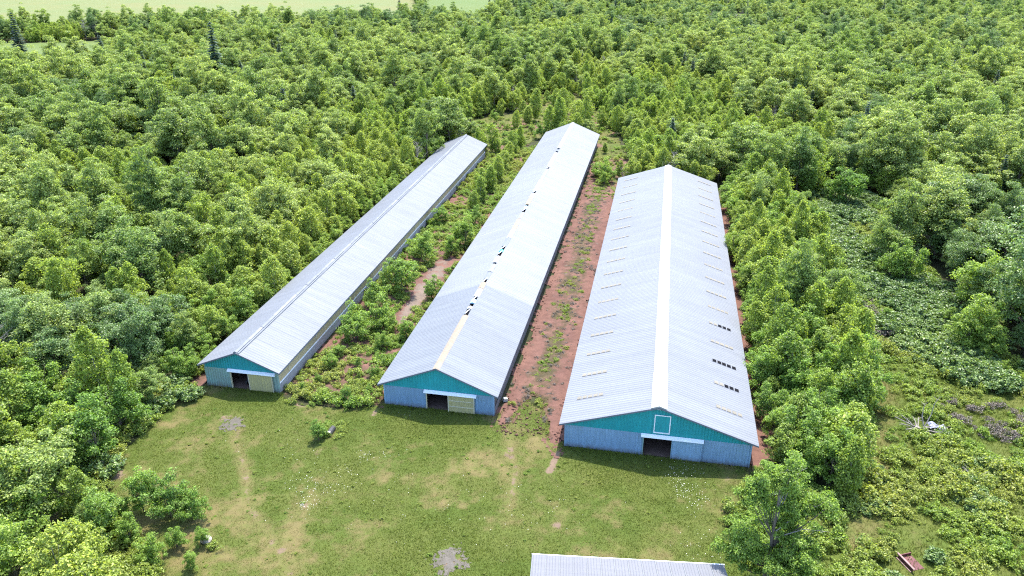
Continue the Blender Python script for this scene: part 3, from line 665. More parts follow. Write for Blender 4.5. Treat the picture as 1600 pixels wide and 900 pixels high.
for k in range(3):
    H = 8.0 + 2.5 * rng.random(); v, q = crown_spruce(H, 1.5 + .5 * rng.random(), 26)
    add_proto('spruce', np_mesh('crown', v, q, M['spruce']), trunk_mesh('trunk', H, .13, np.array([[0, 0, H * .5]]), 0, M['bark'], .0), H)
for k in range(3):
    H = 1.15 + .3 * rng.random(); C, vq = crown_broad(H, 1.25 + .3 * rng.random(), 40, 52, .25, .34, base=.05, flat=.55)
    add_proto('knotweed', np_mesh('leaves', *vq, M['knot']), trunk_mesh('stem', H, .03, C, 12, M['bark'], .2, multi=3), H)
for k in range(4):
    H = .5 + .35 * rng.random(); C, vq = crown_broad(H, .6 + .2 * rng.random(), 18, 34, .125, .22, base=.0, flat=.9, lob=.5)
    add_proto('weed', np_mesh('leaves', *vq, M['weed']), trunk_mesh('stem', H, .012, C, 8, M['bark'], .2, multi=2), H)
for k in range(2):
    H = .8; C, vq = crown_broad(H, .8, 18, 26, .13, .3, base=.0)
    add_proto('drybrush', np_mesh('stalks', *vq, M['drybrush']), trunk_mesh('stem', H, .012, C, 16, M['deadwood'], .3, multi=4), H)

# ------------------------------------------------------------------ plants: where they grow
def jitter_grid(x0, x1, y0, y1, cell):
    gx, gy = np.meshgrid(np.arange(x0, x1, cell), np.arange(y0, y1, cell)); gx = gx + (np.arange(gx.shape[0]) % 2)[:, None] * cell * .5
    x = gx.ravel() + (rng.random(gx.size) - .5) * cell * .8; y = gy.ravel() + (rng.random(gx.size) - .5) * cell * .8
    px, py, dd = proj(x, y, 2.0)
    mgx = 120 + 9000 / np.maximum(dd, 20)
    ok = (px > -mgx) & (px < 1600 + mgx) & (py < 900 + 330) & (py > -40) & (dd > 5) & (np.hypot(x, y) > 22)
    return x[ok], y[ok]
keep_out = [mid_keep, lawn_poly, clear_poly, back_poly, mid_poly, red_poly, field_poly, field2_poly, green_poly]
shed_foot = np.array([(-6.7, 44.0), (7.4, 45.7), (8.4, 37.8), (-5.7, 36.1)])
shed_poly = np.array([(-9, 32), (9.5, 34), (9.5, 48), (-9, 47)])
def is_open(x, y, m=0.0):
    r = in_barn(x, y, 1.7)
    for p in keep_out: r |= inside(p, x, y)
    r |= inside(shed_poly, x, y)
    if m: 
        for p in (lawn_poly, clear_poly): r |= seg_dist(p, x, y, True) < m
    return r
strip_poly = np.concatenate([[(12.6, 146), (12.6, 66)], GP([(1205, 738), (1262, 760), (1318, 782), (1340, 720), (1348, 620), (1335, 530), (1300, 440), (1262, 360), (1215, 318), (1160, 282)])])
pop_poly = GP([(318, 588), (330, 520), (230, 470), (300, 380), (400, 300), (500, 215), (640, 165), (760, 140), (850, 128), (980, 120), (1120, 150), (1190, 230), (1180, 275), (1120, 282), (970, 290), (930, 200), (700, 205)])
def zone_of(x, y):
    """0 young poplar, 1 mixed broadleaf, 2 alder strip, 3 big dark trees"""
    z = np.ones(x.shape, int); nz = fbm(x, y, 26)
    z[(inside(pop_poly, x, y) & (nz > .26))] = 0
    far = np.hypot(x, y) > 150; z[far & (nz > .63)] = 0
    z[inside(strip_poly, x, y)] = 2
    px, py, _ = proj(x, y, 0.0)
    z[(px > 1470) & (py > 330) & (py < 600)] = 3
    return z
recs = []      # kind, variant, x, y, scale, rot, zone name
def add(kind, x, y, s, zone, var=None, z=0.0, **k):
    recs.append(dict(zs=float(.82 + .5 * rng.random() ** 1.5) if kind in ('maple', 'poplar', 'darktree') else 1.0, kind=kind, v=int(rng.integers(len(PROTO[kind]))) if var is None else var, x=float(x), y=float(y), s=float(s), rot=float(rng.random() * 6.28), zone=zone, z=z, **k))
def zname(x, y):
    px, py, dd = proj(np.array(x), np.array(y), 0.0); d = math.hypot(x, y)
    if d > 330: return 'far woodland'
    if px > 1100: return 'wood beyond right clearing' if y > 150 or px > 1400 else 'wood right of widest barn'
    if px > 640: return 'thicket behind the barns'
    if y > 170: return 'wood behind narrowest barn'
    if x < -47 and x > -78 and y > 66: return 'thicket left of narrowest barn'
    return 'wood left of the lawn' if y < 75 else 'mixed wood far left'
x, y = jitter_grid(-520, 420, 22, 260, 2.5); z = zone_of(x, y); m_ = (z == 0) & ~is_open(x, y, .6)
for a, b_ in zip(x[m_], y[m_]):
    q = rng.random(); nn = float(fbm(np.array(a + 60), np.array(b_), 9))
    if q < .07: continue
    if q < .17 + .3 * (nn > .56): add('alder' if rng.random() < .6 else 'maple', a, b_, .75 + .6 * rng.random() if rng.random() < .7 else .55, zname(a, b_))
    elif q > .985: add('bare', a, b_, .5 + .3 * rng.random(), zname(a, b_))
    else: add('poplar', a, b_, (.55 + .8 * rng.random() ** 1.4) * (.8 + .4 * nn), zname(a, b_))
x, y = jitter_grid(-560, 460, 260, 700, 3.0); z = zone_of(x, y); m_ = (z == 0) & ~is_open(x, y)
for a, b_ in zip(x[m_], y[m_]): add('poplar', a, b_, .75 + .5 * rng.random(), zname(a, b_))
x, y = jitter_grid(-560, 460, 20, 330, 3.5); z = zone_of(x, y); m_ = (z == 1) & ~is_open(x, y, 1.3) & ~in_barn(x, y, 4.2)
for a, b_ in zip(x[m_], y[m_]):
    q = rng.random(); sz = .5 + 1.0 * rng.random() ** 1.8; nn = float(fbm(np.array(a), np.array(b_), 14))
    if math.hypot(a, b_) > 150 or a > 40: sz *= 1.18
    if math.hypot(a, b_) < 85 and a < 0:
        if q > .035 and rng.random() < .72: add('alder' if rng.random() < .6 else 'poplar', a, b_, .95 + .55 * rng.random(), zname(a, b_)); continue
        sz *= .8
    if q < .035: add('spruce', a, b_, .75 + .5 * rng.random(), zname(a, b_))
    elif q < .20 + .3 * (nn < .42): add('poplar', a, b_, .8 + .6 * rng.random(), zname(a, b_))
    elif q > .975: add('bare', a, b_, .7 + .35 * rng.random(), zname(a, b_))
    elif nn > .60 and q < .55: add('darktree', a, b_, .62 + .3 * rng.random(), zname(a, b_))
    else: add('maple', a, b_, sz, zname(a, b_))
x, y = jitter_grid(-620, 560, 330, 730, 4.3); z = zone_of(x, y); m_ = (z == 1) & ~is_open(x, y)
for a, b_ in zip(x[m_], y[m_]):
    q = rng.random()
    if q < .06: add('spruce', a, b_, .6 + .5 * rng.random(), zname(a, b_))
    elif q < .22: add('darktree', a, b_, .7 + .4 * rng.random(), zname(a, b_))
    elif q < .26: add('bare', a, b_, .8 + .4 * rng.random(), zname(a, b_))
    else: add('maple', a, b_, .55 + .95 * rng.random() ** 1.8, zname(a, b_))
x, y = jitter_grid(5, 40, 50, 170, 1.9); z = zone_of(x, y); m_ = (z == 2) & ~in_barn(x, y, 1.5) & ~inside(lawn_poly, x, y)
for a, b_ in zip(x[m_], y[m_]): add('alder' if rng.random() < .62 else 'poplar' if rng.random() < .85 or a < 17 else 'maple', a, b_, (.62 + .6 * rng.random()) * (1.0 if a < 15 else 1.12), 'strip right of widest barn')
x, y = jitter_grid(20, 120, 40, 170, 4.2); z = zone_of(x, y); m_ = (z == 3) & ~inside(clear_poly, x, y)
for a, b_ in zip(x[m_], y[m_]): add('darktree' if rng.random() < .6 else 'maple', a, b_, .55 + .35 * rng.random(), 'dark wood at right edge')
x, y = jitter_grid(-56, -49.6, 66, 170, 1.9); m_ = ~in_barn(x, y, 1.3)
for a, b_ in zip(x[m_], y[m_]):
    if rng.random() < .8: add('alder', a, b_, .45 + .45 * rng.random(), 'thicket left of narrowest barn')
# dark spruces that stand out, from the photograph
for px, py, hp in ((626, 38, 30), (572, 102, 32), (190, 212, 42), (345, 148, 70), (395, 120, 30), (415, 128, 28), (372, 120, 26), (440, 110, 30), (490, 66, 24), (205, 205, 34), (250, 250, 30), (460, 118, 24), (280, 165, 30), (365, 262, 34), (1500, 70, 28), (640, 40, 16), (380, 135, 26), (428, 124, 26), (405, 140, 24), (452, 128, 22), (330, 118, 34), (170, 130, 44), (40, 110, 50), (60, 150, 40), (515, 128, 26), (230, 150, 28), (150, 235, 34), (45, 330, 40), (100, 350, 44), (1375, 40, 22), (1060, 40, 20), (955, 60, 20), (800, 12, 18), (765, 22, 20), (545, 60, 22), (690, 48, 18), (505, 90, 24), (300, 95, 24), (470, 92, 22), (250, 190, 34), (540, 160, 28), (310, 230, 34)):
    g = G(px, py); d = math.hypot(g[0], g[1], CAM_H); h = 1.3 * hp / F_PX * d / math.cos(.25)
    add('spruce', g[0], g[1], h / 9.2, zname(*g), star=True)
# shrubs between the barns and about the lawn: (picture x, base y, height px)
def place(kind, items, zone, **k):
    for px, py, hp in items:
        g = G(px, py); d = math.hypot(g[0], g[1], CAM_H); v = int(rng.integers(len(PROTO[kind])))
        add(kind, g[0], g[1], hp / F_PX * d / .86 / PROTO[kind][v]['H'], zone, var=v, **k)
place('alder', [(662, 412, 44), (630, 458, 54), (610, 452, 40), (676, 470, 38), (590, 482, 40), (592, 515, 42), (555, 532, 46), (636, 532, 32), (598, 546, 28), (518, 576, 24), (586, 592, 22), (541, 628, 22), (474, 612, 14),
                (578, 616, 14), (727, 388, 44), (716, 384, 34), (706, 400, 30), (498, 600, 15), (560, 575, 16), (530, 560, 20), (612, 520, 26), (655, 402, 30), (690, 350, 26), (742, 352, 26)], 'gap between narrowest and middle barn')
place('poplar', [(752, 318, 34), (766, 300, 38), (778, 286, 36), (786, 268, 34), (796, 254, 32), (772, 276, 32), (740, 330, 28), (758, 296, 30), (800, 240, 28), (790, 246, 28), (812, 232, 24), (748, 306, 28)], 'gap between narrowest and middle barn')
place('alder', [(942, 282, 28), (930, 276, 20)], 'weedy gap behind middle barn')
place('poplar', [(836, 190, 36), (824, 196, 30), (880, 178, 34), (900, 184, 28), (868, 172, 26), (940, 200, 26), (918, 170, 30)], 'weedy gap behind middle barn')
place('alder', [(228, 800, 58), (268, 806, 54), (304, 812, 40), (318, 852, 26), (278, 856, 32), (240, 878, 36), (205, 850, 40), (300, 890, 26), (196, 812, 28)], 'cluster on left of lawn')
place('alder', [(497, 688, 28), (505, 684, 18)], 'weedy hole in the lawn')
place('maple', [(1395, 400, 66), (1372, 412, 50)], 'right clearing', big=1)
place('alder', [(1410, 442, 56), (1515, 492, 72), (1395, 436, 40), (1522, 548, 74), (1500, 552, 56), (1320, 322, 50), (1300, 318, 34), (1350, 300, 38), (1545, 562, 48)], 'right clearing')
place('darktree', [(1598, 545, 120), (1625, 480, 130), (1570, 455, 100), (1450, 395, 80), (1490, 372, 84)], 'dark wood at right edge')

# the large tree in the foreground, bottom right
def foreground_tree():
    H = 11.2; Cs = []; Vs = []; Qs = []; off = 0
    for cx_, cy_, z0, z1, R, nc in ((0, 0, 1.2, 6.4, 3.3, 80), (2.4, 1.4, 5.0, 9.0, 2.2, 46), (-1.7, .5, 6.6, 11.0, 1.5, 36), (.8, 1.6, 7.4, 11.6, 2.0, 44), (4.1, 2.2, 6.0, 8.4, 1.5, 26), (-2.9, -.6, 2.6, 6.8, 1.7, 36), (1.9, -1.8, 2.2, 6.0, 1.9, 34), (3.3, .2, 3.2, 5.6, 1.5, 22)):
        c_, (v_, q_) = crown_broad(z1 - z0, R, nc, 165, .18, .52, base=.0, lob=.5, flat=.55); d_ = np.array([cx_, cy_, z0])
        Cs.append(c_ + d_); Vs.append(v_ + d_); Qs.append(q_ + off); off += len(v_)
    C = np.concatenate(Cs); vq = (np.concatenate(Vs), np.concatenate(Qs))
    # a gap on the upper left of the crown, through which red soil shows
    root = empty('broadleaf_tree', (*G(1190, 925), 0)); tag(root, 'large bright green broadleaf tree in front of the widest barn\'s right corner', 'tree')
    root.scale = (.82, .9, 1.0)
    obj('crown', np_mesh('crown', *vq, M['alder']), root); obj('trunk', trunk_mesh('trunk', H, .26, C, 40, M['bark'], .05), root)
    for az, z0, z1, r1 in ((.35, 7, 8.0, 4.6), (1.2, 9, 10.9, 2.2), (1.0, 9, 10.4, 3.0), (-.1, 6.5, 7.0, 4.6), (.8, 8.5, 10.6, 3.1)):
        m = MB(); c, s = math.cos(az), math.sin(az); P = [(c * .3, s * .3, z0 - 1), (c * r1 * .55, s * r1 * .55, z0 * .4 + z1 * .6), (c * r1, s * r1, z1)]
        m.tube(P, (.045, .03, .01), 5)
        for q in range(4):
            t = .6 + .1 * q; p = Vector(P[1]).lerp(Vector(P[2]), (t - .5) * 2); dv = Vector(rand_unit(1)[0]) * .7; dv.z = abs(dv.z) * .6
            m.tube([tuple(p), tuple(p + dv)], (.02, .006), 4)
        m.build('dead_limb', M['deadwood'], root)
foreground_tree()

# ground cover
gc = []      # stuff: (kind, x, y, s)
x, y = jitter_grid(10, 110, 40, 190, 1.15); m_ = inside(knot_poly, x, y) & ~in_barn(x, y, 2)
nk = fbm(x, y, 6)
for a, b_, q in zip(x[m_], y[m_], nk[m_]):
    if q < .36: gc.append(('weed', a, b_, .7 + .8 * rng.random()))
    elif rng.random() < .9: gc.append(('knotweed', a, b_, (.45 + 1.1 * q) * (.6 + .7 * rng.random())))
xa, ya = jitter_grid(10, 110, 40, 190, 3.6)
for a, b_ in zip(xa, ya):
    if inside(clear_poly, np.array(a), np.array(b_)) and b_ > 64 and rng.random() < (.34 if inside(knot_poly, np.array(a), np.array(b_)) else .12): add('alder', a, b_, .25 + .4 * rng.random() ** 1.5, 'right clearing')
x, y = jitter_grid(6, 90, 34, 125, .72); dn = fbm(x, y, 5); pth = clear_attr(x, y)['dry']
m_ = inside(clear_poly, x, y) & ~inside(knot_poly, x, y) & (dn - .42 * np.clip(pth, 0, 1) > .17 + .22 * rng.random(len(x)))
for a, b_, q in zip(x[m_], y[m_], dn[m_]):
    if q > .60 and rng.random() < .28: gc.append(('knotweed', a, b_, .4 + .35 * rng.random()))
    else: gc.append(('weed', a, b_, .35 + 1.9 * rng.random() ** 2 * q * 1.5))
x, y = jitter_grid(-39, -27, 65.8, 182, .72); m_ = inside(mid_poly, x, y); at = soil_attr(x, y)
for a, b_, q, so in zip(x[m_], y[m_], at['dry'][m_], at['soil'][m_]):
    if rng.random() < q * 1.3 and so < .4 and a < -27.9 : gc.append(('weed', a, b_, .5 + .9 * rng.random() ** 2))
x, y = jitter_grid(-14.4, -7.4, 63, 183, .5); m_ = inside(red_poly, x, y); at = soil_attr(x, y)
for a, b_, q in zip(x[m_], y[m_], at['dry'][m_]):
    if rng.random() < (q - .25) * .85 + (.35 if b_ > 140 or b_ < 64 else 0): gc.append(('weed', a, b_, .22 + .5 * rng.random() ** 2))
    elif rng.random() < (q - .05) * .9: gc.append(('drybrush', a, b_, .15 + .35 * rng.random()))
x, y = jitter_grid(-140, 40, 150, 300, 1.5); m_ = inside(back_poly, x, y) & ~in_barn(x, y, .6)
for a, b_ in zip(x[m_], y[m_]):
    if rng.random() < .5: gc.append(('weed', a, b_, .5 + 1.1 * rng.random() ** 2))
    elif rng.random() < .08: add('poplar' if rng.random() < .6 else 'alder', a, b_, .3 + .45 * rng.random(), 'weedy gap behind middle barn')
x, y = jitter_grid(-75, 12, 22, 90, .8); dl = seg_dist(lawn_poly, x, y, True); ins = inside(lawn_poly, x, y)
m_ = (~ins) & (dl < 3.6) & ~in_barn(x, y, .9) & ~inside(red_poly, x, y) & ~inside(mid_poly, x, y) & ~inside(shed_poly, x, y) & (y > 30) & ~inside(clear_poly, x, y) & ~((x > -7.5) & (y > 60))
for a, b_ in zip(x[m_], y[m_]):
    if rng.random() < .85: gc.append(('weed' if rng.random() < .9 or a > -47 else 'knotweed', a, b_, (.7 + 1.0 * rng.random()) * (1 if rng.random() < .8 else .6)))
for px_, py_, rr_ in ((1448, 676, 1.9), (1458, 672, 1.7), (1420, 882, 1.7), (1412, 892, 1.5)):
    gq = G(px_, py_); gc = [t for t in gc if math.hypot(t[1] - gq[0], t[2] - gq[1]) > rr_]
# dry grey-brown weed patches
for px, py, rx, ry, n_ in ((1545, 655, 5.6, 2.2, 20), (1585, 690, 3.4, 2.2, 9), (1355, 490, 1.6, 3.2, 40), (1375, 520, 1.4, 1.6, 30), (1375, 430, 1.2, 1.0, 16), (985, 272, 3.6, 2.0, 60), (1500, 745, 1.6, 1.2, 4)):
    g = G(px, py)
    for q in range(n_): gc.append(('drybrush', g[0] + rng.normal() * rx * .5, g[1] + rng.normal() * ry * .6, .5 + .6 * rng.random()))
for q in range(1300):
    a, b_ = -46 + 58 * rng.random(), 38 + 28 * rng.random()
    if fbm(np.array(a), np.array(b_), 5) + .3 * rng.random() > .62 and inside(lawn_poly, np.array(a), np.array(b_)) and not in_barn(np.array(a), np.array(b_), .0) and not inside(shed_poly, np.array(a), np.array(b_)): gc.append(('weed', a, b_, .12 + .2 * rng.random() ** 2))
for q in range(40):       # weeds round the hole in the lawn
    g = G(500 + 40 * rng.random(), 664 + 22 * rng.random() ** 2); gc.append(('weed', g[0], g[1], .25 + .45 * rng.random()))

# ------------------------------------------------------------------ plants: individuals and the rest
KIND = {'poplar': ('poplar_tree', 'tree', 'slender yellow-green poplar'), 'maple': ('broadleaf_tree', 'tree', 'round crowned green tree'), 'darktree': ('dark_broadleaf_tree', 'tree', 'dark green broadleaf tree'),
        'alder': ('alder_bush', 'bush', 'bright green bush'), 'spruce': ('spruce_tree', 'tree', 'dark pointed spruce'), 'bare': ('bare_tree', 'tree', 'leafless grey dead tree'),
        'knotweed': ('leafy_plant', 'plant', 'broad leaved dark green plant'), 'weed': ('weed_clump', 'weed', 'low light green weed clump'), 'drybrush': ('dry_weed', 'weed', 'dry grey brown weed stalks')}
LIMIT = {'bare': 60, 'poplar': 300, 'maple': 300, 'darktree': 150, 'alder': 300, 'spruce': 90}
recs = [r for r in recs if not ((4 < r['x'] < 15 and r['y'] < 43.5) or math.hypot(r['x'] - 8.8, r['y'] - 44.5) < 4.6 or inside(shed_poly, np.array(r['x']), np.array(r['y'])))]
gc = [t for t in gc if math.hypot(t[1] - 8.0, t[2] - 44.5) > 2.2]
def visible(r):
    px, py, dd = proj(np.array(r['x']), np.array(r['y']), PROTO[r['kind']][r['v']]['H'] * r['s'] * .6)
    return -20 < px < 1620 and -10 < py < 915 and dd > 0
first = {}
SPOT = {'knotweed': [(298, 622, .9, 'at the left front corner of the narrowest barn'), (1478, 690, .8, 'beside the crumpled pale sheet'), (1460, 878, .8, 'right of the broken red box')],
        'weed': [(334, 858, .9, 'at the foot of the pale boulder'), (800, 634, .7, 'beside the white scrap piece'), (528, 684, .7, 'beside the dark pipe mouth'), (1432, 690, 1.0, 'in front of the grey dead branches')],
        'drybrush': [(1490, 660, 1.0, 'right of the crumpled pale sheet'), (975, 276, 1.2, 'behind the far left corner of the widest barn')]}
PART = {'knotweed': ('leaves', 'stem'), 'weed': ('leaves', 'stem'), 'drybrush': ('stalks', 'stem')}
def make_plant(kind, v, x, y, s, rot, label, group, zs=1.0):
    nm, cat, _ = KIND[kind]; p = PROTO[kind][v]; o = empty(nm, (x, y, 0), rot); o.scale = (s, s, s * zs); tag(o, label, cat, group)
    cn, tn = PART.get(kind, ('crown', 'trunk'))
    c = obj(cn, p['crown'], o)
    if kind == 'drybrush': c['kind'] = 'stuff'
    t = obj(tn, p['trunk'], o); first.setdefault((kind, v), (c, t)); return o
rest = {k: [] for k in PROTO}
for kind in ('poplar', 'maple', 'darktree', 'alder', 'spruce', 'bare'):
    rr = [r for r in recs if r['kind'] == kind]
    for r in rr: r['app'] = PROTO[kind][r['v']]['H'] * r['s'] / math.hypot(r['x'], r['y'], CAM_H) * (2 if r.get('star') else 1) if visible(r) else -1
    rr.sort(key=lambda r: -r['app'])
    n_ = sum(1 for r in rr if r['app'] > 0); n_ = min(n_, LIMIT[kind])
    zones = {}
    for r in rr[:n_]: zones.setdefault(r['zone'], []).append(r)
    for zn, lst in zones.items():
        hs = sorted(PROTO[kind][r['v']]['H'] * r['s'] * r['zs'] for r in lst); ds = sorted(math.hypot(r['x'], r['y']) for r in lst); n3 = len(lst) // 3
        for r in lst: r['px'] = float(proj(np.array(r['x']), np.array(r['y']), 0.0)[0])
        ps = sorted(r['px'] for r in lst); cells = {}
        for r in lst:
            h = PROTO[kind][r['v']]['H'] * r['s'] * r['zs']; d = math.hypot(r['x'], r['y']); t3 = lambda v, a_, w3: w3[0] if v < a_[n3] else w3[2] if v > a_[2 * n3] else w3[1]
            size = '' if len(lst) < 4 else t3(h, hs, ('small ', 'medium ', 'tall ')); dep = '' if len(lst) < 3 else t3(d, ds, ('near', 'middle', 'far')); lat = '' if len(lst) < 3 else t3(r['px'], ps, ('left', 'centre', 'right'))
            where = 'in' if not dep else '%s %s of' % (dep, lat)
            r['lab'] = f"{size}{KIND[kind][2]}, {where} {zn}"; cells.setdefault(r['lab'], []).append(r)
        for lab, cl in cells.items():
            cl.sort(key=lambda r: r['px'])
            for i_, r in enumerate(cl):
                l2 = lab
                if len(cl) == 2: l2 = lab + (', left of two' if i_ == 0 else ', right of two')
                elif len(cl) > 2 and i_ in (0, len(cl) - 1): l2 = lab + (', leftmost' if i_ == 0 else ', rightmost')
                make_plant(kind, r['v'], r['x'], r['y'], r['s'], r['rot'], l2, f"{KIND[kind][2]}{'es' if KIND[kind][2].endswith('sh') else 's'}, {zn}", r['zs'])
    rest[kind] = rr[n_:]
for kind in ('knotweed', 'weed', 'drybrush'):
    rr = [dict(kind=kind, v=int(rng.integers(len(PROTO[kind]))), x=a, y=b_, s=s, rot=float(rng.random() * 6.28)) for k_, a, b_, s in gc if k_ == kind]
    for v, (px_, py_, sc_, where) in enumerate(SPOT[kind]):
        gq = G(px_, py_); make_plant(kind, v, gq[0], gq[1], sc_, float(rng.random() * 6.28), f"{KIND[kind][2]} {where}", None)
    keep = rr
    rest[kind] = keep
def scatter(name, label, cat, kind, rr):
    """one object: every remaining plant of a kind, instanced from the plants that stand in the scene"""
    if not rr: return
    V = np.array([(r['x'], r['y'], 0) for r in rr], np.float32); me = bpy.data.meshes.new(name); me.vertices.add(len(V)); me.vertices.foreach_set('co', V.ravel())
    for an, ty, av in (('scl', 'FLOAT', [r['s'] for r in rr]), ('sclz', 'FLOAT', [r['s'] * r.get('zs', 1.0) for r in rr]), ('rotz', 'FLOAT', [r['rot'] for r in rr]), ('kindv', 'INT', [r['v'] for r in rr])):
        a = me.attributes.new(an, ty, 'POINT'); a.data.foreach_set('value', np.array(av, np.float32 if ty == 'FLOAT' else np.int32))
    o = obj(name, me); tag(o, label, cat, kind='stuff')
    ng = bpy.data.node_groups.new(name, 'GeometryNodeTree'); ng.interface.new_socket('Geometry', in_out='INPUT', socket_type='NodeSocketGeometry'); ng.interface.new_socket('Geometry', in_out='OUTPUT', socket_type='NodeSocketGeometry')
    gi = ng.nodes.new('NodeGroupInput'); go = ng.nodes.new('NodeGroupOutput'); jn = ng.nodes.new('GeometryNodeJoinGeometry')
    def na(n_, t):
        q = ng.nodes.new('GeometryNodeInputNamedAttribute'); q.data_type = t; q.inputs['Name'].default_value = n_; return q.outputs['Attribute']
    cx = ng.nodes.new('ShaderNodeCombineXYZ'); ng.links.new(na('rotz', 'FLOAT'), cx.inputs[2]); er = ng.nodes.new('FunctionNodeEulerToRotation'); ng.links.new(cx.outputs[0], er.inputs[0])
    sx_ = ng.nodes.new('ShaderNodeCombineXYZ'); q_ = na('scl', 'FLOAT'); ng.links.new(q_, sx_.inputs[0]); ng.links.new(q_, sx_.inputs[1]); ng.links.new(na('sclz', 'FLOAT'), sx_.inputs[2]); sc_ = sx_.outputs[0]; kv = na('kindv', 'INT')
    for v in range(len(PROTO[kind])):
        if (kind, v) not in first: continue
        cp = ng.nodes.new('FunctionNodeCompare'); cp.data_type = 'INT'; cp.operation = 'EQUAL'; ng.links.new(kv, cp.inputs[2]); cp.inputs[3].default_value = v
        for ob in first[(kind, v)]:
            oi = ng.nodes.new('GeometryNodeObjectInfo'); oi.inputs['Object'].default_value = ob; oi.inputs['As Instance'].default_value = True; oi.transform_space = 'ORIGINAL'
            ip = ng.nodes.new('GeometryNodeInstanceOnPoints'); ng.links.new(gi.outputs[0], ip.inputs['Points']); ng.links.new(cp.outputs[0], ip.inputs['Selection']); ng.links.new(oi.outputs['Geometry'], ip.inputs['Instance'])
            ng.links.new(er.outputs[0], ip.inputs['Rotation']); ng.links.new(sc_, ip.inputs['Scale']); ng.links.new(ip.outputs[0], jn.inputs[0])
    ng.links.new(jn.outputs[0], go.inputs[0]); md = o.modifiers.new('plants', 'NODES'); md.node_group = ng
scatter('poplar_woodland', 'mass of slender young poplars in the woods behind the nearer trees', 'woodland', 'poplar', rest['poplar'])
scatter('broadleaf_woodland', 'mass of round crowned broadleaf trees filling the far woods', 'woodland', 'maple', rest['maple'])
scatter('dark_broadleaf_woodland', 'darker large crowns scattered through the far woods', 'woodland', 'darktree', rest['darktree'])
scatter('alder_thicket', 'remaining low bright bushes in the strip beside the widest barn', 'thicket', 'alder', rest['alder'])
scatter('spruce_woodland', 'far dark spruces scattered through the woods', 'woodland', 'spruce', rest['spruce'])
scatter('bare_tree_woodland', 'far leafless grey trees among the green crowns', 'woodland', 'bare', rest['bare'])
scatter('leafy_ground_cover', 'dense dark broad leaved ground cover in the right clearing', 'ground cover', 'knotweed', rest['knotweed'])
scatter('weed_cover', 'light green weeds covering clearings and lawn edges', 'weeds', 'weed', rest['weed'])
scatter('dry_weed_cover', 'dry grey brown weeds in patches on clearing and red soil', 'weeds', 'drybrush', rest['drybrush'])

# ------------------------------------------------------------------ lawn grass and daisies
def grass(name, label, x, y, dry, h, per, mat, lean=.75):
    n = len(x); k_ = np.repeat(np.arange(n), per); m = len(k_); az = rng.random(m) * 6.28; hh = h[k_] * (.6 + .8 * rng.random(m))
    bx = x[k_] + rng.normal(0, .09, m); by = y[k_] + rng.normal(0, .09, m); ln_ = hh * lean * (.4 + rng.random(m)); wd = .018 + .02 * rng.random(m)
    p = np.stack([bx, by, np.full(m, .02)], 1); sd_ = np.stack([-np.sin(az) * wd, np.cos(az) * wd, 0 * az], 1); tip = p + np.stack([np.cos(az) * ln_, np.sin(az) * ln_, hh], 1)
    V = np.stack([p - sd_, p + sd_, tip], 1).reshape(-1, 3); i = np.arange(m) * 3
    o = obj(name, np_mesh(name, V, np.stack([i, i + 1, i + 2], 1), mat, attrs={'dry': np.repeat(np.clip(dry[k_] + rng.normal(0, .12, m), 0, 1), 3)})); tag(o, label, 'grass', kind='stuff')
x, y = jitter_grid(-62, 16, 28, 72, .17); at = lawn_attr(x, y)
px, py, dd = proj(x, y, 0.0); m_ = inside(lawn_poly, x, y) & ~in_barn(x, y, -.3) & ~inside(shed_foot, x, y) & (px > -40) & (px < 1640) & (py < 930) & (at['soil'] + .3 * rng.random(len(x)) < .55)
x, y = x[m_], y[m_]; dr = at['dry'][m_]
hgt = .035 + .075 * np.clip(1 - dr, .1, 1.2) * (.2 + 1.4 * fbm(x, y, 1.3)); wall = np.minimum.reduce([np.where(np.abs(x - b['c']) < b['w'], np.abs(y - b['y'] - OV), 9) for b in BARN.values()])
hgt = hgt + .22 * np.exp(-(wall / .45) ** 2)
grass('lawn_grass', 'rough mown grass with dry patches in front of the barns', x, y, dr, hgt, 6, M['blade'])
x, y = jitter_grid(8, 60, 36, 100, .30); at = clear_attr(x, y); m_ = inside(clear_poly, x, y) & ~inside(knot_poly, x, y); x, y, dr = x[m_], y[m_], at['dry'][m_]
grass('clearing_grass', 'taller wild grass on the clearing at the right', x, y, dr, .18 + .2 * fbm(x, y, 3), 8, M['blade'])
x, y = jitter_grid(-38.5, -27.5, 66, 170, .4); at = soil_attr(x, y); m_ = inside(mid_poly, x, y) & (at['dry'] > .25 + .5 * rng.random(len(x))); x2, y2, d2 = x[m_], y[m_], at['dry'][m_]
x, y = jitter_grid(-14.2, -7.5, 62, 182, .3); at = soil_attr(x, y); m_ = inside(red_poly, x, y) & (at['dry'] > .3 + .5 * rng.random(len(x)))
xb, yb_ = jitter_grid(-120, 40, 150, 300, .7); mb = inside(back_poly, xb, yb_) & ~in_barn(xb, yb_, .5)
x = np.concatenate([x[m_], x2, xb[mb]]); y = np.concatenate([y[m_], y2, yb_[mb]]); dr = .35 + .5 * fbm(x, y, 2)
grass('soil_grass', 'sparse grass and weeds on the red soil between barns', x, y, dr, .12 + .16 * fbm(x, y, 2), 7, M['blade'])
fl = []
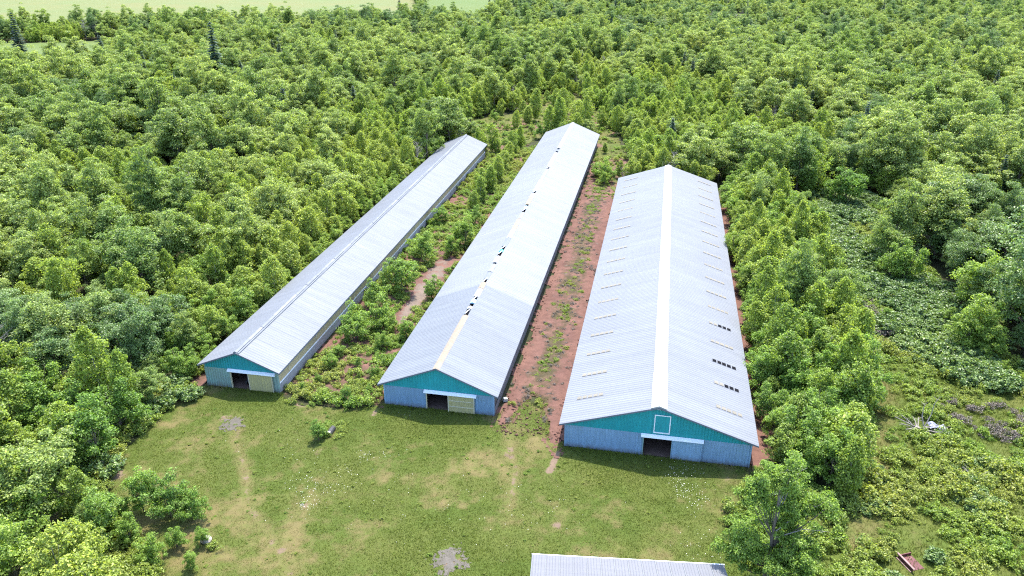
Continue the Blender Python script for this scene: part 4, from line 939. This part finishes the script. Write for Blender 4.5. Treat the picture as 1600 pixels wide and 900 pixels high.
for px, py, rx, ry, n_ in ((1068, 752, 26, 30, 230), (1085, 785, 25, 20, 90), (1060, 735, 30, 12, 60), (480, 770, 28, 30, 130), (475, 792, 16, 6, 50), (570, 715, 14, 8, 40), (520, 765, 35, 12, 70), (610, 712, 20, 8, 30), (545, 735, 20, 10, 35), (860, 798, 60, 25, 40), (640, 650, 20, 4, 20), (700, 800, 200, 60, 120), (1090, 860, 40, 25, 70), (450, 700, 60, 30, 40)):
    for q in range(int(n_ * .6)):
        g = G(px + rng.normal() * rx * .6, py + rng.normal() * ry * .6)
        if inside(lawn_poly, np.array(g[0]), np.array(g[1])) and not inside(shed_poly, np.array(g[0]), np.array(g[1])): fl.append(g)
fl = np.array(fl); n = len(fl); V = []; Q = []
zz = .18 + .16 * rng.random(n); rad = .013 + .018 * rng.random(n)
for i in range(n):
    bse = len(V); tx, ty = rng.normal(0, .25, 2)
    for j in range(6):
        a = j * math.pi / 3; V.append((fl[i, 0] + rad[i] * math.cos(a), fl[i, 1] + rad[i] * math.sin(a), zz[i] + rad[i] * (tx * math.cos(a) + ty * math.sin(a))))
    Q += [(bse, bse + 1, bse + 2, bse + 3), (bse, bse + 3, bse + 4, bse + 5)]
o = obj('daisies', np_mesh('daisies', np.array(V), np.array(Q), M['petal'])); tag(o, 'white daisies scattered in patches over the lawn', 'flowers', kind='stuff')
# clods and stones on the red soil
n = 2600; x = -14.2 + 6.8 * rng.random(n); y = 63 + 118 * rng.random(n) ** 1.3; s = .04 + .11 * rng.random(n) ** 3
ic = np.array([(1, 0, 0), (-1, 0, 0), (0, 1, 0), (0, -1, 0), (0, 0, 1), (0, 0, -1)], float); ifc = np.array([(0, 2, 4), (2, 1, 4), (1, 3, 4), (3, 0, 4), (2, 0, 5), (1, 2, 5), (3, 1, 5), (0, 3, 5)])
V = (ic[None] * s[:, None, None] * (.6 + .8 * rng.random((n, 6, 1))) * np.array([1.3, 1, .7])) + np.stack([x, y, .10 + 0 * x], 1)[:, None]
o = obj('soil_clods', np_mesh('soil_clods', V.reshape(-1, 3), (ifc[None] + (np.arange(n) * 6)[:, None, None]).reshape(-1, 3), M['soil'])); tag(o, 'red clods and stones lying on soil between two barns', 'stones', kind='stuff')

# ------------------------------------------------------------------ small things lying about
def rock(name, px, py, r, label, cat, mat):
    g = G(px, py); bm = bmesh.new(); bmesh.ops.create_icosphere(bm, subdivisions=2, radius=r)
    for v in bm.verts:
        q = 1 + .35 * (rng.random() - .5); v.co = Vector((v.co.x * q * 1.2, v.co.y * q, v.co.z * q * .75))
    me = bpy.data.meshes.new(name); bm.to_mesh(me); bm.free(); me.materials.append(mat); o = obj(name, me, None, (g[0], g[1], r * .45)); tag(o, label, cat); return o
rock('boulder', 322, 846, .42, 'pale boulder at the foot of the lawn bushes', 'boulder', M['rock'])
g = G(789, 627); m = MB(); m.hexa([(-.25, -.2, 0), (.25, -.2, 0), (.25, .2, 0), (-.25, .2, 0)], [(-.2, -.2, .42), (.25, -.16, .36), (.22, .2, .3), (-.22, .16, .36)]); o = m.build('scrap_block', M['floorstuff']); o.location = (g[0], g[1], .1); o.rotation_euler = (.2, .1, .5); tag(o, 'small white scrap piece on the red soil beside the middle barn', 'scrap')
# brush pile with a pale sheet
g = G(1448, 674); bp = empty('brush_pile', (g[0], g[1], 0)); tag(bp, 'grey dead branches heaped in the weeds of the clearing', 'brush pile')
for k in range(16):
    m = MB(); a = rng.random() * 6.28; l = 1.2 + 1.6 * rng.random(); up = .15 + .5 * rng.random()
    if k == 0: P = [(-.2, .3, .3), (.35, .9, 1.5), (.55, 1.3, 2.6), (1.0, 1.6, 3.3)]
    elif k == 1: P = [(-.3, .2, .3), (-.5, .8, 1.3), (-.4, 1.2, 2.2), (-.1, 1.3, 2.7)]
    else: P = [(-.9 - .4 * rng.random(), -.6 + rng.random(), .3), (-.9 + math.cos(a) * l * .5, math.sin(a) * l * .5, .45 + up * .4), (-.9 + math.cos(a) * l, math.sin(a) * l, .5 + up)]
    m.tube(P, [.075, .055, .035, .012][:len(P)], 5)
    for q in range(3):
        p = Vector(P[-2]).lerp(Vector(P[-1]), .3 * q + .2); dv = Vector(rand_unit(1)[0]) * .6; dv.z = abs(dv.z); m.tube([tuple(p), tuple(p + dv)], (.025, .008), 4)
    m.build('branch', M['deadwood'], bp)
m = MB(); gn = 7
pts = [[(-.9 + 1.9 * i / gn, -.6 + 1.5 * j / gn, .62 + .16 * rng.random() + .2 * math.sin(i * .9)) for j in range(gn + 1)] for i in range(gn + 1)]
for i in range(gn):
    for j in range(gn): m.poly([pts[i][j], pts[i + 1][j], pts[i + 1][j + 1], pts[i][j + 1]])
o = m.build('plastic_sheet', M['sheet'], None, smooth=True); o.location = (g[0] + .9, g[1] + .2, 0); o.scale = (.8, .7, .8); tag(o, 'crumpled pale blue white sheet lying beside grey dead branches', 'sheet')
g2 = G(1522, 752); m = empty('dead_branch', (g2[0], g2[1], 0)); tag(m, 'pale bare branches lying in weeds near the dry patch', 'branch')
for k in range(5):
    q = MB(); a = rng.random() * 3; q.tube([(0, 0, .3), (math.cos(a) * .7, math.sin(a) * .7, .8), (math.cos(a) * 1.2, math.sin(a) * 1.3, .9 + .5 * rng.random())], (.05, .035, .01), 5); q.build('twig', M['deadwood'], m)
# red board box fallen open
g = G(1414, 884); rb = empty('broken_box', (g[0], g[1], 0), .45); tag(rb, 'broken red wooden box with a faded pink edge board in the weeds', 'box')
for nm, bx, mt in (('side_board', (-.05, .03, -.8, .8, .05, .44), 'redwood'), ('base_board', (.03, 1.15, -.75, .75, .10, .16), 'redwood'), ('back_board', (.03, 1.15, .76, .82, .10, .40), 'redwood'), ('edge_board', (-.10, .05, -.95, .95, .45, .52), 'pinkwood'), ('edge_board', (-.24, -.13, -.85, .8, .12, .20), 'pinkwood')):
    m = MB(); m.box(*bx); m.build(nm, M[mt], rb)
# dark culvert mouth in the lawn hole
g = G(516, 678); cu = empty('culvert_pipe', (g[0], g[1], 0), 0); tag(cu, 'dark pipe mouth in the weedy hole of the lawn', 'pipe')
m = MB(); n_ = 14
for a_, b_ in ((0, 1),):
    ring = lambda r, y_: [(r * math.cos(2 * math.pi * k_ / n_), y_, .18 + r * math.sin(2 * math.pi * k_ / n_)) for k_ in range(n_)]
    A1, A2, A3, A4 = ring(.30, -.4), ring(.30, .8), ring(.25, -.4), ring(.25, .8)
    for k_ in range(n_):
        q = (k_ + 1) % n_; m.poly([A1[k_], A1[q], A2[q], A2[k_]]); m.poly([A3[q], A3[k_], A4[k_], A4[q]]); m.poly([A1[q], A1[k_], A3[k_], A3[q]])
    m.poly(A4)
m.build('pipe', M['black'], cu)
m = MB(); m.box(-.5, .25, -.5, -.3, .46, .53); m.build('edge_stone', M['rock'], cu)
# machine parked inside the narrowest barn's doorway
mc = empty('machine', (BARN[1]['c'] + .25, BARN[1]['y'] + 2.0, .07), .2); tag(mc, 'dark wheeled machine just inside the narrowest barn\'s open doorway', 'machine')
m = MB(); m.box(-.32, .32, -.7, .75, .42, .82); m.build('body', M['machine'], mc, bevel=.04)
m = MB(); m.box(-.26, .26, -.72, -.05, .83, 1.12); m.build('hood', M['machine'], mc, bevel=.06)
m = MB(); m.box(-.24, .24, .2, .62, .83, .95); m.box(-.24, .24, .55, .68, .95, 1.35); m.build('seat', M['trimwhite'], mc, bevel=.02)
m = MB(); m.tube([(0, .0, 1.0), (0, .12, 1.35)], (.025, .025), 6); m.build('steering_column', M['black'], mc)
for sx, yy, rr in ((-1, -.5, .26), (1, -.5, .26), (-1, .5, .36), (1, .5, .36)):
    m = MB(); m.tube([(sx * .34, yy, rr), (sx * .52, yy, rr)], (rr, rr), 16); wh = m.build('wheel', M['black'], mc)
    m = MB(); m.tube([(sx * .53, yy, rr), (sx * .545, yy, rr)], (rr * .5, rr * .5), 12); m.build('hub', M['trimwhite'], wh)
